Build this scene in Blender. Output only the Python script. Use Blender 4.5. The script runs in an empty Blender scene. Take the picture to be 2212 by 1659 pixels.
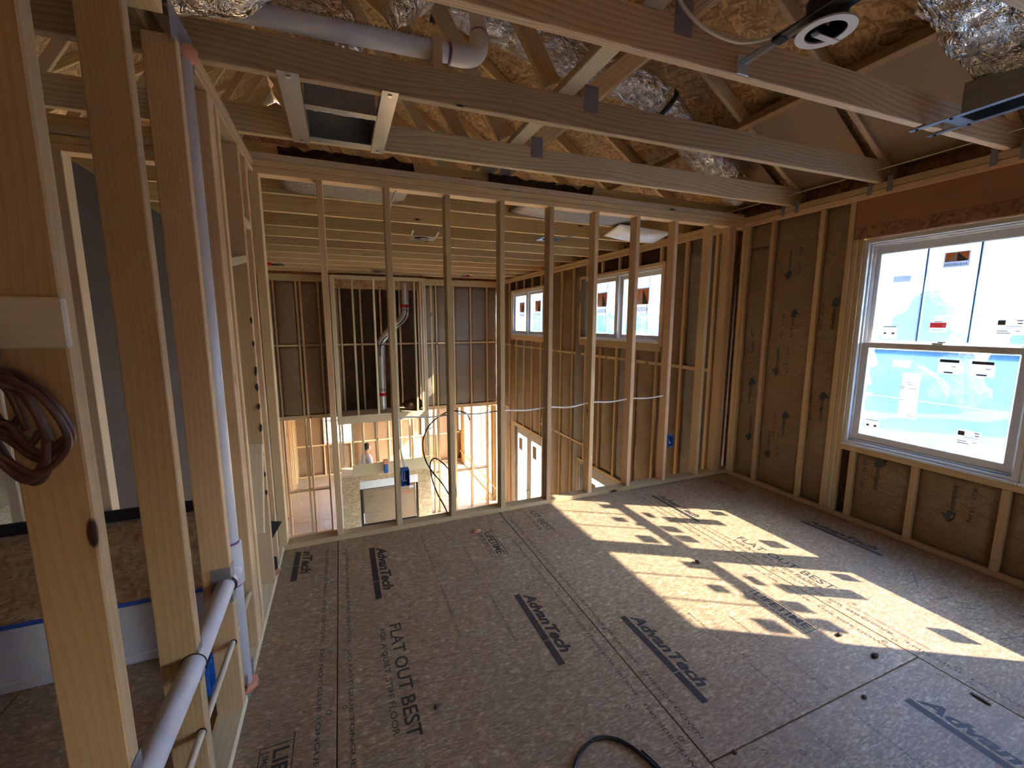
import bpy, bmesh, math, random
from mathutils import Vector as V, Matrix as M, noise as N
random.seed(7)
S = bpy.context.scene
C = S.collection
# ---------------------------------------------------------------- camera, sky, sun, exposure
H = 1.515
F_PX, W_PX = 917.0, 2212.0
cam_d = bpy.data.cameras.new('camera'); cam = bpy.data.objects.new('camera', cam_d); C.objects.link(cam)
cam_d.sensor_width = 36.0; cam_d.lens = 36.0*F_PX/W_PX; cam_d.clip_start = .02; cam_d.clip_end = 400
cam.location = (0, 0, H)
cam.rotation_euler = (math.radians(90-8.22), 0, math.radians(-21.93))
S.camera = cam
EL = math.radians(36.8); SX, SY = .862, -.506           # towards the sun
wd = bpy.data.worlds.new('sky'); S.world = wd; wd.use_nodes = True
wt = wd.node_tree; wt.nodes.clear()
wo = wt.nodes.new('ShaderNodeOutputWorld'); wb = wt.nodes.new('ShaderNodeBackground'); ws = wt.nodes.new('ShaderNodeTexSky')
ws.sky_type = 'NISHITA'; ws.sun_disc = False; ws.sun_elevation = EL; ws.sun_rotation = math.atan2(SX, SY)
ws.air_density = 1.0; ws.dust_density = 2.5; ws.ozone_density = 1.0
wb.inputs[1].default_value = 1.15
wt.links.new(ws.outputs[0], wb.inputs[0]); wt.links.new(wb.outputs[0], wo.inputs[0])
sun_d = bpy.data.lights.new('sun', 'SUN'); sun_d.energy = 32.0; sun_d.angle = math.radians(.55); sun_d.color = (1, .66, .38)
sun = bpy.data.objects.new('sun', sun_d); C.objects.link(sun); sun.location = (20, -12, 20)
sun.rotation_euler = V((-SX*math.cos(EL), -SY*math.cos(EL), -math.sin(EL))).to_track_quat('-Z', 'Y').to_euler()
vs = S.view_settings; vs.view_transform = 'Standard'; vs.look = 'None'; vs.gamma = 1; vs.exposure = 3.2
try:
    S.cycles.max_bounces = 8; S.cycles.diffuse_bounces = 6; S.cycles.transparent_max_bounces = 20; S.cycles.sample_clamp_indirect = 10
except Exception: pass
try: vs.use_curve_mapping = False
except Exception: pass

# ---------------------------------------------------------------- materials
class NT:
    def __init__(s, name):
        s.m = bpy.data.materials.new(name); s.m.use_nodes = True
        s.t = s.m.node_tree; s.t.nodes.clear()
        s.o = s.n('OutputMaterial')
    def n(s, t, **k):
        x = s.t.nodes.new('ShaderNode'+t)
        for a, b in k.items(): setattr(x, a, b)
        return x
    def l(s, a, b): s.t.links.new(a, b)
    def val(s, sock, v):
        if isinstance(v, bpy.types.NodeSocket): s.l(v, sock)
        else: sock.default_value = v
    def math(s, op, a, b=0.0, clamp=False):
        x = s.n('Math', operation=op, use_clamp=clamp); s.val(x.inputs[0], a); s.val(x.inputs[1], b); return x.outputs[0]
    def mul(s, v, k):
        x = s.n('VectorMath', operation='MULTIPLY'); s.l(v, x.inputs[0]); x.inputs[1].default_value = k; return x.outputs[0]
    def add(s, a, b):
        x = s.n('VectorMath', operation='ADD'); s.val(x.inputs[0], a); s.val(x.inputs[1], b); return x.outputs[0]
    def ramp(s, f, pts):
        x = s.n('ValToRGB'); e = x.color_ramp.elements
        while len(e) < len(pts): e.new(.5)
        for i, (p, c) in enumerate(pts):
            e[i].position = p; e[i].color = (*c, 1) if len(c) == 3 else c
        s.l(f, x.inputs[0]); return x.outputs[0]
    def mix(s, f, a, b, mode='MIX'):
        x = s.n('MixRGB', blend_type=mode); s.val(x.inputs[0], f)
        for i, c in ((1, a), (2, b)):
            if isinstance(c, bpy.types.NodeSocket): s.l(c, x.inputs[i])
            else: x.inputs[i].default_value = (*c, 1)
        return x.outputs[0]
    def noise(s, v, sc, det=3, rough=.55, dist=0):
        x = s.n('TexNoise'); s.l(v, x.inputs['Vector']); x.inputs['Scale'].default_value = sc
        x.inputs['Detail'].default_value = det; x.inputs['Roughness'].default_value = rough; x.inputs['Distortion'].default_value = dist
        return x.outputs[0]
    def voro(s, v, sc, feat='F1', dist='EUCLIDEAN'):
        x = s.n('TexVoronoi', feature=feat, distance=dist); s.l(v, x.inputs['Vector']); x.inputs['Scale'].default_value = sc; return x
    def objco(s, rnd=True):
        tc = s.n('TexCoord'); v = tc.outputs['Object']
        if rnd:
            oi = s.n('ObjectInfo'); c = s.n('CombineXYZ')
            r = oi.outputs['Random']
            s.l(s.math('MULTIPLY', r, 37.0), c.inputs[0]); s.l(s.math('MULTIPLY', r, 11.3), c.inputs[1]); s.l(s.math('MULTIPLY', r, 5.7), c.inputs[2])
            v = s.add(v, c.outputs[0])
        return v
    def rand(s): return s.n('ObjectInfo').outputs['Random']
    def bsdf(s, col, rough=.6, metal=0.0, bump=None, bs=.3, bd=.01, spec=None):
        b = s.n('BsdfPrincipled')
        if isinstance(col, bpy.types.NodeSocket): s.l(col, b.inputs['Base Color'])
        else: b.inputs['Base Color'].default_value = (*col, 1)
        s.val(b.inputs['Roughness'], rough); b.inputs['Metallic'].default_value = metal
        if spec is not None: b.inputs['Specular IOR Level'].default_value = spec
        if bump is not None:
            bp = s.n('Bump'); bp.inputs['Strength'].default_value = bs; bp.inputs['Distance'].default_value = bd
            s.l(bump, bp.inputs['Height']); s.l(bp.outputs[0], b.inputs['Normal'])
        s.l(b.outputs[0], s.o.inputs[0]); return b

def m_wood(name, a, b, knot=.5, ring=26, gain=.5):
    t = NT(name); v = t.objco()
    vs_ = t.mul(v, (.10, 1, 1))
    nz = t.noise(t.mul(v, (.5, 3.0, 3.0)), 1.6, 1, .35)
    nc = t.n('CombineXYZ'); t.l(t.math('MULTIPLY', nz, .05), nc.inputs[1]); t.l(t.math('MULTIPLY', nz, .09), nc.inputs[2])
    w = t.n('TexWave', wave_type='RINGS', rings_direction='X', wave_profile='SAW')
    t.l(t.add(vs_, nc.outputs[0]), w.inputs['Vector'])
    w.inputs['Scale'].default_value = ring; w.inputs['Distortion'].default_value = 1.2; w.inputs['Detail'].default_value = 1; w.inputs['Detail Scale'].default_value = .6
    f = t.math('MULTIPLY', t.math('POWER', w.outputs['Fac'], 2.2), gain)
    fine = t.noise(t.mul(v, (2, 160, 160)), 1.0, 2)
    f = t.math('ADD', f, t.math('MULTIPLY', t.math('SUBTRACT', fine, .5), .55), True)
    col = t.mix(f, a, b)
    col = t.mix(t.math('MULTIPLY', t.noise(v, 2.2, 2), .35), col, tuple(x*.72 for x in a))
    hs = t.n('HueSaturation'); t.l(col, hs.inputs['Color'])
    t.l(t.math('ADD', t.math('MULTIPLY', t.rand(), .38), .80), hs.inputs['Value'])
    t.l(t.math('ADD', t.math('MULTIPLY', t.math('FRACT', t.math('MULTIPLY', t.rand(), 7.3)), .022), .489), hs.inputs['Hue'])
    col = hs.outputs[0]
    if knot:
        vo = t.voro(t.mul(v, (2.6, 9, 9)), 1.0)
        sep = t.n('SeparateColor'); t.l(vo.outputs['Color'], sep.inputs[0])
        sel = t.math('GREATER_THAN', sep.outputs[0], 1-knot)
        rad = t.math('ADD', t.math('MULTIPLY', sep.outputs[1], .07), .055)
        q = t.math('DIVIDE', vo.outputs['Distance'], rad)
        core = t.math('MULTIPLY', sel, t.math('SUBTRACT', 1.0, t.math('MULTIPLY', t.math('SUBTRACT', q, .7, True), 4.0), True))
        halo = t.math('MULTIPLY', sel, t.math('SUBTRACT', 1.0, t.math('MULTIPLY', q, .45), True))
        col = t.mix(t.math('MULTIPLY', halo, .45), col, tuple(x*.55 for x in b))
        col = t.mix(core, col, (.045, .02, .012))
    t.bsdf(col, .62, bump=f, bs=.12, bd=.003, spec=.3); return t.m

def m_osb(name, a, b, c, sc=1.0, bs=.35):
    t = NT(name); v = t.objco()
    d = t.noise(v, 5*sc, 2)
    dv = t.n('CombineXYZ'); t.l(t.math('MULTIPLY', d, .02), dv.inputs[0]); t.l(t.math('MULTIPLY', d, .02), dv.inputs[1])
    v2 = t.add(v, dv.outputs[0])
    lay = []
    for ang, k in ((.35, (9, 38, 20)), (-.6, (10, 34, 20)), (1.2, (8, 30, 20))):
        r = t.n('VectorRotate', rotation_type='Z_AXIS'); t.l(v2, r.inputs[0]); r.inputs['Angle'].default_value = ang
        vo = t.voro(t.mul(r.outputs[0], tuple(x*sc for x in k)), 1.0, 'F1', 'CHEBYCHEV')
        s2 = t.n('SeparateColor'); t.l(vo.outputs['Color'], s2.inputs[0]); lay.append(s2.outputs)
    g1 = t.math('GREATER_THAN', lay[1][1], .55); g2 = t.math('GREATER_THAN', lay[2][1], .62)
    f = t.mix(g1, lay[0][0], lay[1][0]); f = t.mix(g2, f, lay[2][0])
    fine = t.noise(t.mul(v, (60*sc, 200*sc, 60)), 1, 2)
    f2 = t.math('ADD', f, t.math('MULTIPLY', t.math('SUBTRACT', fine, .5), .35), True)
    col = t.ramp(f2, [(0, c), (.3, a), (.7, b), (1, tuple(min(1, x*1.25) for x in b))])
    big = t.noise(v, 1.3, 3)
    col = t.mix(t.math('MULTIPLY', t.math('SUBTRACT', big, .45, True), .9), col, tuple(x*.8 for x in c))
    hs = t.n('HueSaturation'); t.l(col, hs.inputs['Color']); t.l(t.math('ADD', t.math('MULTIPLY', t.rand(), .16), .92), hs.inputs['Value'])
    t.bsdf(hs.outputs[0], .68, bump=f2, bs=bs, bd=.002, spec=.3); return t.m

def m_subfloor(name):
    t = NT(name); v = t.objco()
    lay = None
    for i, ang in enumerate((.2, 1.0, 1.9, 2.6)):
        r = t.n('VectorRotate', rotation_type='Z_AXIS'); t.l(t.add(v, (i*3.1, i*1.7, 0)), r.inputs[0]); r.inputs['Angle'].default_value = ang
        n = t.noise(t.mul(r.outputs[0], (26, 170, 30)), 1.0, 2, .6)
        n = t.math('POWER', n, 3.0)
        lay = n if lay is None else t.math('MAXIMUM', lay, n)
    col = t.ramp(lay, [(.08, (.215, .142, .08)), (.23, (.40, .288, .172)), (.42, (.68, .545, .37))])
    big = t.noise(v, 1.1, 4, .6)
    col = t.mix(t.math('MULTIPLY', t.math('SUBTRACT', big, .42, True), 1.3), col, (.27, .18, .12))
    sp = t.voro(v, 9.0); sc = t.n('SeparateColor'); t.l(sp.outputs['Color'], sc.inputs[0])
    spot = t.math('MULTIPLY', t.math('LESS_THAN', sp.outputs['Distance'], t.math('MULTIPLY', sc.outputs[1], .07)), t.math('GREATER_THAN', sc.outputs[0], .72))
    col = t.mix(t.math('MULTIPLY', spot, .55), col, (.05, .04, .035))
    scuf = t.noise(t.mul(v, (3, 3, 3)), 2.2, 5, .7)
    col = t.mix(t.math('MULTIPLY', t.math('SUBTRACT', scuf, .60, True), 2.2), col, (.46, .39, .32))
    t.bsdf(col, t.math('ADD', t.math('MULTIPLY', big, .3), .38), bump=lay, bs=.12, bd=.002, spec=.45); return t.m

def m_noise(name, a, b, sc=8, rough=.6, metal=0.0, bs=0, bd=.01, det=4, spec=None):
    t = NT(name); v = t.objco(); n = t.noise(v, sc, det)
    t.bsdf(t.mix(n, a, b), rough, metal, n if bs else None, bs, bd, spec); return t.m

def m_kraft(name, a, b):
    t = NT(name); v = t.objco()
    n = t.noise(v, 3.5, 5, .6); r = t.noise(t.mul(v, (1, 1, 2.2)), 7, 2, .5, 1.5)
    cre = t.math('ABSOLUTE', t.math('SUBTRACT', r, .5)); cre = t.math('SUBTRACT', .06, cre, True)
    hgt = t.math('ADD', n, t.math('MULTIPLY', cre, 5.0))
    t.bsdf(t.mix(n, a, b), .5, 0, hgt, .6, .018, .45); return t.m

def m_foil(name, a=(.80, .78, .75), sc=15, bd=.06, rough=.13):
    t = NT(name); v = t.objco()
    n1 = t.noise(t.mul(v, (1, 1.6, 1.3)), sc, 4, .65, .8); vo = t.voro(v, sc*.9, 'SMOOTH_F1')
    hgt = t.math('ADD', n1, t.math('MULTIPLY', vo.outputs['Distance'], .8))
    t.bsdf(a, rough, 1.0, hgt, .9, bd); return t.m

def m_fuzz(name, a, b):
    t = NT(name); v = t.objco(); n = t.noise(v, 14, 6, .75, 1.2); n2 = t.noise(v, 60, 3, .7, 2)
    f = t.math('MULTIPLY', t.math('ADD', n, n2), .5)
    t.bsdf(t.ramp(f, [(.35, a), (.62, b)]), .9, 0, f, 1.0, .05, .1); return t.m

def m_film(name, tr, tl, k):
    t = NT(name); v = t.objco(); n = t.noise(v, 2.5, 2)
    a = t.n('BsdfTransparent'); a.inputs[0].default_value = (*tr, 1)
    b = t.n('BsdfTranslucent'); b.inputs[0].default_value = (*tl, 1)
    c = t.n('BsdfGlossy'); c.inputs['Roughness'].default_value = .12
    m1 = t.n('MixShader'); t.l(t.math('ADD', t.math('MULTIPLY', n, .06), k-.03), m1.inputs[0]); t.l(a.outputs[0], m1.inputs[1]); t.l(b.outputs[0], m1.inputs[2])
    m2 = t.n('MixShader'); m2.inputs[0].default_value = .04; t.l(m1.outputs[0], m2.inputs[1]); t.l(c.outputs[0], m2.inputs[2])
    t.l(m2.outputs[0], t.o.inputs[0]); return t.m

def m_paper(name, a):
    t = NT(name); v = t.objco(); n = t.noise(v, 30, 2)
    c = t.mix(t.math('MULTIPLY', n, .15), a, tuple(x*.8 for x in a))
    d = t.n('BsdfDiffuse'); e = t.n('BsdfTranslucent'); t.l(c, d.inputs[0]); t.l(c, e.inputs[0])
    m = t.n('MixShader'); m.inputs[0].default_value = .45; t.l(d.outputs[0], m.inputs[1]); t.l(e.outputs[0], m.inputs[2]); t.l(m.outputs[0], t.o.inputs[0]); return t.m
MT = {}
MT['pine'] = m_wood('pine_stud', (.68, .49, .275), (.52, .335, .155), .42, 24)
MT['pine_pale'] = m_wood('pine_pale', (.70, .58, .38), (.55, .42, .24), .35, 26, .4)
MT['pine_lit'] = m_wood('pine_lit', (.86, .80, .66), (.74, .66, .50), .2, 30, .3)  # pale wood, colour lightened further to stand for light on the block
MT['pine_chord'] = m_wood('pine_truss', (.62, .475, .295), (.36, .23, .115), .6, 32, .9)
MT['pine_joist'] = m_wood('pine_joist', (.68, .50, .25), (.44, .27, .11), .5, 22, .65)
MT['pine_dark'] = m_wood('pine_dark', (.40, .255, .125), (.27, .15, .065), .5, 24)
MT['lvl'] = m_noise('laminated_header', (.30, .13, .06), (.42, .20, .095), 5, .6)
MT['osb'] = m_osb('roof_osb', (.40, .24, .11), (.55, .36, .18), (.25, .14, .06), 1.9)
MT['osb_pale'] = m_osb('wall_osb', (.42, .29, .155), (.52, .39, .23), (.32, .21, .11), 2.2)
MT['osb_dark'] = m_osb('header_osb', (.26, .13, .065), (.34, .18, .095), (.19, .09, .045), 1.6)
MT['subfloor'] = m_subfloor('subfloor_panel')
MT['kraft'] = m_kraft('kraft_paper', (.31, .20, .105), (.22, .135, .068))
MT['kraft_grey'] = m_kraft('kraft_paper_worn', (.27, .225, .175), (.19, .15, .11))
MT['fuzz'] = m_fuzz('mineral_wool', (.045, .024, .014), (.16, .09, .055))
MT['card'] = m_noise('brown_card', (.30, .20, .115), (.26, .17, .095), 3, .8)
MT['foil'] = m_foil('crinkled_foil'); MT['foil_dull'] = m_foil('wrapped_foil', (.74, .68, .60), 13, .05, .17)
MT['galv'] = m_noise('galvanised_steel', (.42, .45, .47), (.30, .32, .34), 9, .3, 1.0, .05, .002)
MT['flue'] = m_noise('flue_steel', (.70, .71, .73), (.60, .61, .63), 6, .28, 1.0)
MT['plate'] = m_noise('truss_plate_steel', (.36, .36, .39), (.22, .22, .25), 70, .5, .6, .8, .006)
MT['pvc'] = m_noise('white_pvc', (.74, .75, .80), (.68, .69, .74), 4, .3)
MT['cpvc'] = m_noise('cream_pipe', (.72, .66, .48), (.66, .60, .43), 5, .35)
MT['primer'] = m_noise('purple_primer', (.20, .07, .30), (.28, .12, .38), 20, .4)
MT['white'] = m_noise('white_plastic', (.78, .79, .80), (.72, .73, .74), 5, .4)
MT['cable'] = m_noise('white_cable', (.80, .79, .75), (.72, .71, .67), 8, .4)
MT['black'] = m_noise('black_rubber', (.012, .012, .016), (.022, .022, .026), 8, .45)
MT['blue'] = m_noise('blue_plastic', (.012, .10, .48), (.018, .14, .56), 6, .35)
MT['bluetape'] = m_noise('blue_tape', (.02, .09, .45), (.03, .12, .5), 9, .5)
MT['cord'] = m_noise('brown_cord', (.115, .055, .045), (.085, .04, .033), 30, .4)
MT['vinyl'] = m_noise('window_vinyl', (.70, .70, .69), (.66, .66, .65), 3, .35)
MT['taupe'] = m_noise('painted_door_frame', (.38, .33, .28), (.34, .30, .25), 3, .45)
MT['film'] = m_film('blue_protective_film', (.30, .345, .415), (.10, .42, 1.0), .05)
MT['haze'] = m_film('clear_pane', (.95, .98, 1.0), (.7, .85, 1.0), .03)
MT['filmdim'] = m_film('sun_dimming_film', (.56, .63, .70), (.5, .75, 1.0), .05)  # added tint that dims sun through the glazed doors and sun room windows
MT['ink'] = m_noise('floor_print_ink', (.022, .022, .026), (.075, .058, .045), 30, .6)
MT['redink'] = m_noise('red_print_ink', (.16, .045, .035), (.22, .08, .06), 30, .6)
MT['inkblue'] = m_noise('kraft_print_ink', (.028, .04, .045), (.06, .062, .055), 12, .6)
MT['paper'] = m_paper('white_sticker', (.80, .82, .86))
MT['orange'] = m_paper('orange_print', (.75, .20, .04))
MT['red'] = m_paper('red_print', (.70, .05, .04))
MT['grey'] = m_noise('grey_print', (.12, .11, .11), (.10, .09, .09), 6, .6)
MT['marker'] = m_noise('marker_ink', (.02, .015, .015), (.03, .02, .02), 6, .6)
MT['foam'] = m_noise('orange_foam', (.62, .22, .12), (.70, .32, .20), 40, .8, 0, .5, .01)
MT['tub'] = m_noise('tub_acrylic', (.62, .64, .68), (.58, .60, .64), 3, .2)
MT['drywall'] = m_noise('shaded_sheathing', (.06, .05, .042), (.045, .038, .032), 2, .85)  # near-black colour stands in for shade in the bath and hall
MT['grass'] = m_noise('dry_grass', (.035, .042, .02), (.024, .034, .016), .6, .9)
MT['leafA'] = m_noise('autumn_leaves', (.045, .03, .014), (.028, .024, .012), 1.2, .85, 0, .8, .3)
MT['leafB'] = m_noise('evergreen_leaves', (.016, .028, .013), (.026, .032, .016), 1.2, .85, 0, .8, .3)
MT['bark'] = m_noise('tree_bark', (.10, .075, .055), (.065, .05, .04), 3, .9)
MT['skin'] = m_noise('skin', (.48, .27, .19), (.44, .25, .17), 5, .5)
MT['hair'] = m_noise('dark_hair', (.012, .009, .008), (.025, .018, .014), 40, .5)
MT['shirt'] = m_noise('pale_shirt', (.50, .52, .60), (.44, .46, .54), 8, .8)
MT['jeans'] = m_noise('jeans', (.05, .07, .12), (.07, .09, .15), 12, .85)
MT['copper'] = m_noise('orange_fire_caulk', (.50, .16, .08), (.62, .28, .18), 20, .7)

# ---------------------------------------------------------------- helpers
WM = {}
def wm(o): return WM.get(o.name, M())
def put(o, par=None, mat=None):
    C.objects.link(o); mat = mat or M()
    if par is not None:
        o.parent = par; o.matrix_local = wm(par).inverted() @ mat
    else: o.matrix_world = mat
    WM[o.name] = mat
    return o
def tag(o, label=None, cat=None, group=None, kind=None):
    if label: o['label'] = label
    if cat: o['category'] = cat
    if group: o['group'] = group
    if kind: o['kind'] = kind
    return o
def empty(name, loc=(0, 0, 0), rz=0, par=None):
    o = bpy.data.objects.new(name, None); o.empty_display_size = .1
    return put(o, par, M.Translation(loc) @ M.Rotation(rz, 4, 'Z'))
def struct(name, loc=(0, 0, 0), label=None): return tag(empty(name, loc), label, kind='structure')
def thing(name, label, cat, loc=(0, 0, 0), rz=0, group=None): return tag(empty(name, loc, rz), label, cat, group)
def mesh_obj(name, bm, mat, par=None, mw=None, smooth=False):
    me = bpy.data.meshes.new(name); bm.normal_update(); bm.to_mesh(me); bm.free()
    for m in (mat if isinstance(mat, (list, tuple)) else [mat]): me.materials.append(MT[m])
    if smooth: me.polygons.foreach_set('use_smooth', [True]*len(me.polygons))
    return put(bpy.data.objects.new(name, me), par, mw)
CACHE = {}
def box_mesh(L, W, Hh, mat, c=.003):
    k = (round(L, 4), round(W, 4), round(Hh, 4), mat, c)
    if k not in CACHE:
        bm = bmesh.new(); bmesh.ops.create_cube(bm, size=1)
        for v in bm.verts: v.co = V((v.co.x*L, v.co.y*W, v.co.z*Hh))
        if c and min(L, W, Hh) > c*2.5: bmesh.ops.bevel(bm, geom=bm.edges[:], offset=c, segments=1, affect='EDGES')
        me = bpy.data.meshes.new('board'); bm.normal_update(); bm.to_mesh(me); bm.free(); me.materials.append(MT[mat]); CACHE[k] = me
    return CACHE[k]
AX = {'x': (V((1, 0, 0)), V((0, 1, 0)), V((0, 0, 1))), 'y': (V((0, 1, 0)), V((0, 0, 1)), V((1, 0, 0))), 'z': (V((0, 0, 1)), V((1, 0, 0)), V((0, 1, 0)))}
def basis(x, y, z, loc): return M(((x.x, y.x, z.x, loc.x), (x.y, y.y, z.y, loc.y), (x.z, y.z, z.z, loc.z), (0, 0, 0, 1)))
def bb(name, par, xr, yr, zr, axis='z', mat='pine', c=.003, pre=None):
    d = {'x': xr[1]-xr[0], 'y': yr[1]-yr[0], 'z': zr[1]-zr[0]}
    a, b, e = AX[axis]; o = {'x': 'xyz', 'y': 'yzx', 'z': 'zxy'}[axis]
    me = box_mesh(d[o[0]], d[o[1]], d[o[2]], mat, c)
    loc = V(((xr[0]+xr[1])/2, (yr[0]+yr[1])/2, (zr[0]+zr[1])/2))
    mw = basis(a, b, e, loc)
    return put(bpy.data.objects.new(name, me), par, (pre @ mw) if pre else mw)
def board(name, par, p0, p1, w, h, mat='pine', up=(0, 0, 1), c=.003, pre=None):
    p0, p1 = V(p0), V(p1); x = (p1-p0); L = x.length; x.normalize()
    z = V(up); z = (z-x*z.dot(x)).normalized(); y = z.cross(x)
    mw = basis(x, y, z, (p0+p1)/2)
    return put(bpy.data.objects.new(name, box_mesh(L, w, h, mat, c)), par, (pre @ mw) if pre else mw)
def smooth_path(pts, n=8):
    P = [V(p) for p in pts]
    if len(P) < 3: return P
    out = []
    for i in range(len(P)-1):
        a, b, c, d = P[max(i-1, 0)], P[i], P[i+1], P[min(i+2, len(P)-1)]
        for k in range(n):
            t = k/n
            out.append(.5*((2*b)+(c-a)*t+(2*a-5*b+4*c-d)*t*t+(3*b-a-3*c+d)*t**3))
    out.append(P[-1]); return out
def sweep(bm, path, rad, n=10, disp=None, cap=True):
    P = [V(p) for p in path]; rings = []; nrm = None; s = 0
    for i, p in enumerate(P):
        t = (P[min(i+1, len(P)-1)]-P[max(i-1, 0)]).normalized()
        if nrm is None: nrm = t.orthogonal().normalized()
        nrm = (nrm-t*nrm.dot(t)).normalized(); b = t.cross(nrm)
        if i: s += (p-P[i-1]).length
        r = rad(i/(len(P)-1)) if callable(rad) else rad
        ring = []
        for k in range(n):
            a = 2*math.pi*k/n; dr = nrm*math.cos(a)+b*math.sin(a); rr = r+(disp(s, a, p+dr*r) if disp else 0)
            ring.append(bm.verts.new(p+dr*rr))
        rings.append(ring)
    for i in range(len(rings)-1):
        for k in range(n): bm.faces.new((rings[i][k], rings[i][(k+1) % n], rings[i+1][(k+1) % n], rings[i+1][k]))
    if cap:
        bm.faces.new(list(reversed(rings[0]))); bm.faces.new(rings[-1])
def tube(name, par, pts, r, mat, n=10, sm=8, disp=None, raw=False):
    path = [V(p) for p in pts] if raw else smooth_path(pts, sm)
    o0 = path[0].copy(); bm = bmesh.new(); sweep(bm, [p-o0 for p in path], r, n, disp)
    return mesh_obj(name, bm, mat, par, M.Translation(o0), True)
def poly(name, par, pts, mat, th=0.0, nrm=None):
    """flat polygon from world points, optional thickness along its normal"""
    o0 = V(pts[0]); bm = bmesh.new(); vs = [bm.verts.new(V(p)-o0) for p in pts]; f = bm.faces.new(vs); bm.normal_update()
    if th:
        r = bmesh.ops.extrude_face_region(bm, geom=[f]); n = f.normal.copy()
        for g in r['geom']:
            if isinstance(g, bmesh.types.BMVert): g.co += n*th
        bmesh.ops.recalc_face_normals(bm, faces=bm.faces[:])
    return mesh_obj(name, bm, mat, par, M.Translation(o0))
TXT = {}
def text_mesh(s, bold=0.0, shear=0.0):
    k = (s, bold, shear)
    if k not in TXT:
        cu = bpy.data.curves.new('lettering', 'FONT'); cu.body = s; cu.size = 1; cu.offset = bold; cu.shear = shear; cu.resolution_u = 3
        ob = bpy.data.objects.new('lettering_tmp', cu); C.objects.link(ob)
        dg = bpy.context.evaluated_depsgraph_get(); me = bpy.data.meshes.new_from_object(ob.evaluated_get(dg))
        vs = [v.co.copy() for v in me.vertices]; fs = [tuple(p.vertices) for p in me.polygons]
        bpy.data.objects.remove(ob); bpy.data.curves.remove(cu); bpy.data.meshes.remove(me)
        x0, x1 = min(v.x for v in vs), max(v.x for v in vs); y0, y1 = min(v.y for v in vs), max(v.y for v in vs)
        TXT[k] = ([((v.x-x0)/(x1-x0), (v.y-y0)/(y1-y0)) for v in vs], fs)
    return TXT[k]
def lettering(name, par, s, o, dx, dy, L, Hh, mat, bold=0.0, shear=0.0, surf=None, ymax=None):
    """o: lower-left corner, dx/dy: reading and up directions; surf lifts points onto a surface; ymax clips along reading start"""
    uv, fs = text_mesh(s, bold, shear); o, dx, dy = V(o), V(dx), V(dy)
    bm = bmesh.new(); vs = []
    for u, v in uv:
        p = dx*(u*L)+dy*(v*Hh)
        if surf: p = p+surf(o+p)
        vs.append(bm.verts.new(p))
    for f in fs:
        if ymax is not None and any((o+vs[i].co).y > ymax for i in f): continue
        try: bm.faces.new([vs[i] for i in f])
        except ValueError: pass
    return mesh_obj(name, bm, mat, par, M.Translation(o))

def wrinkle(p, seed):
    q = V((p.x+seed*3.7, p.y+seed*1.9, p.z-seed*2.3))
    a = N.noise(q*2.3)*.011+N.noise(V((q.x*4, q.y*4, q.z*9)))*.006
    r = abs(N.noise(V((q.x*3+q.z*1.3, q.y*3-q.z*1.1, q.z*5))))
    return a+max(0, .10-r)*.11
def batt(name, par, O, U, Vv, Nn, w, h, mat, nu=6, nv=24, bulge=.018, seed=0, depth=.07):
    """insulation batt: front sheet O+U*u+V*v pushed out along N, tucked at the edges, closed body"""
    O, U, Vv, Nn = V(O), V(U), V(Vv), V(Nn); bm = bmesh.new(); g = []
    for j in range(nv+1):
        row = []
        for i in range(nu+1):
            u, v = i/nu, j/nv; e = min(1, min(u, 1-u)*8)*min(1, min(v*h, (1-v)*h)/.05)
            p = U*(u*w)+Vv*(v*h); d = bulge*math.sin(math.pi*min(max(u, .0), 1))**.6*e+wrinkle(O+p, seed)*e if 0 < i < nu else -.004
            row.append(bm.verts.new(p+Nn*d))
        g.append(row)
    for j in range(nv):
        for i in range(nu): bm.faces.new((g[j][i], g[j][i+1], g[j+1][i+1], g[j+1][i]))
    b = [bm.verts.new(v.co-Nn*depth) for v in (g[0][0], g[0][nu], g[nv][nu], g[nv][0])]
    bm.faces.new((b[3], b[2], b[1], b[0]))
    bm.faces.new([r[0] for r in g]+[b[3], b[0]]); bm.faces.new([r[nu] for r in reversed(g)]+[b[1], b[2]])
    bm.faces.new(list(reversed(g[0]))+[b[0], b[1]]); bm.faces.new(g[nv]+[b[2], b[3]])
    bmesh.ops.recalc_face_normals(bm, faces=bm.faces[:])
    return mesh_obj(name, bm, mat, par, M.Translation(O), True)
def batt_surf(O, U, Nn, w, h, bulge, seed):
    O, U, Nn = V(O), V(U), V(Nn)
    def f(p):
        u = (p-O).dot(U)/w; u = min(max(u, .02), .98)
        return Nn*(bulge*math.sin(math.pi*u)**.6+wrinkle(V(p), seed)+.004)
    return f
def lump(name, par, loc, r, mat, seed=0, amp=.5, sub=2, flat=1.0):
    bm = bmesh.new(); bmesh.ops.create_icosphere(bm, subdivisions=sub, radius=1)
    for v in bm.verts:
        d = v.co.normalized(); v.co = d*(1+amp*N.noise(d*1.7+V((seed, seed*.7, 0)))+.4*amp*N.noise(d*5+V((0, seed, 0))))
        v.co = V((v.co.x*r[0], v.co.y*r[1], v.co.z*r[2]*flat))
    return mesh_obj(name, bm, mat, par, M.Translation(loc), True)
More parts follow.
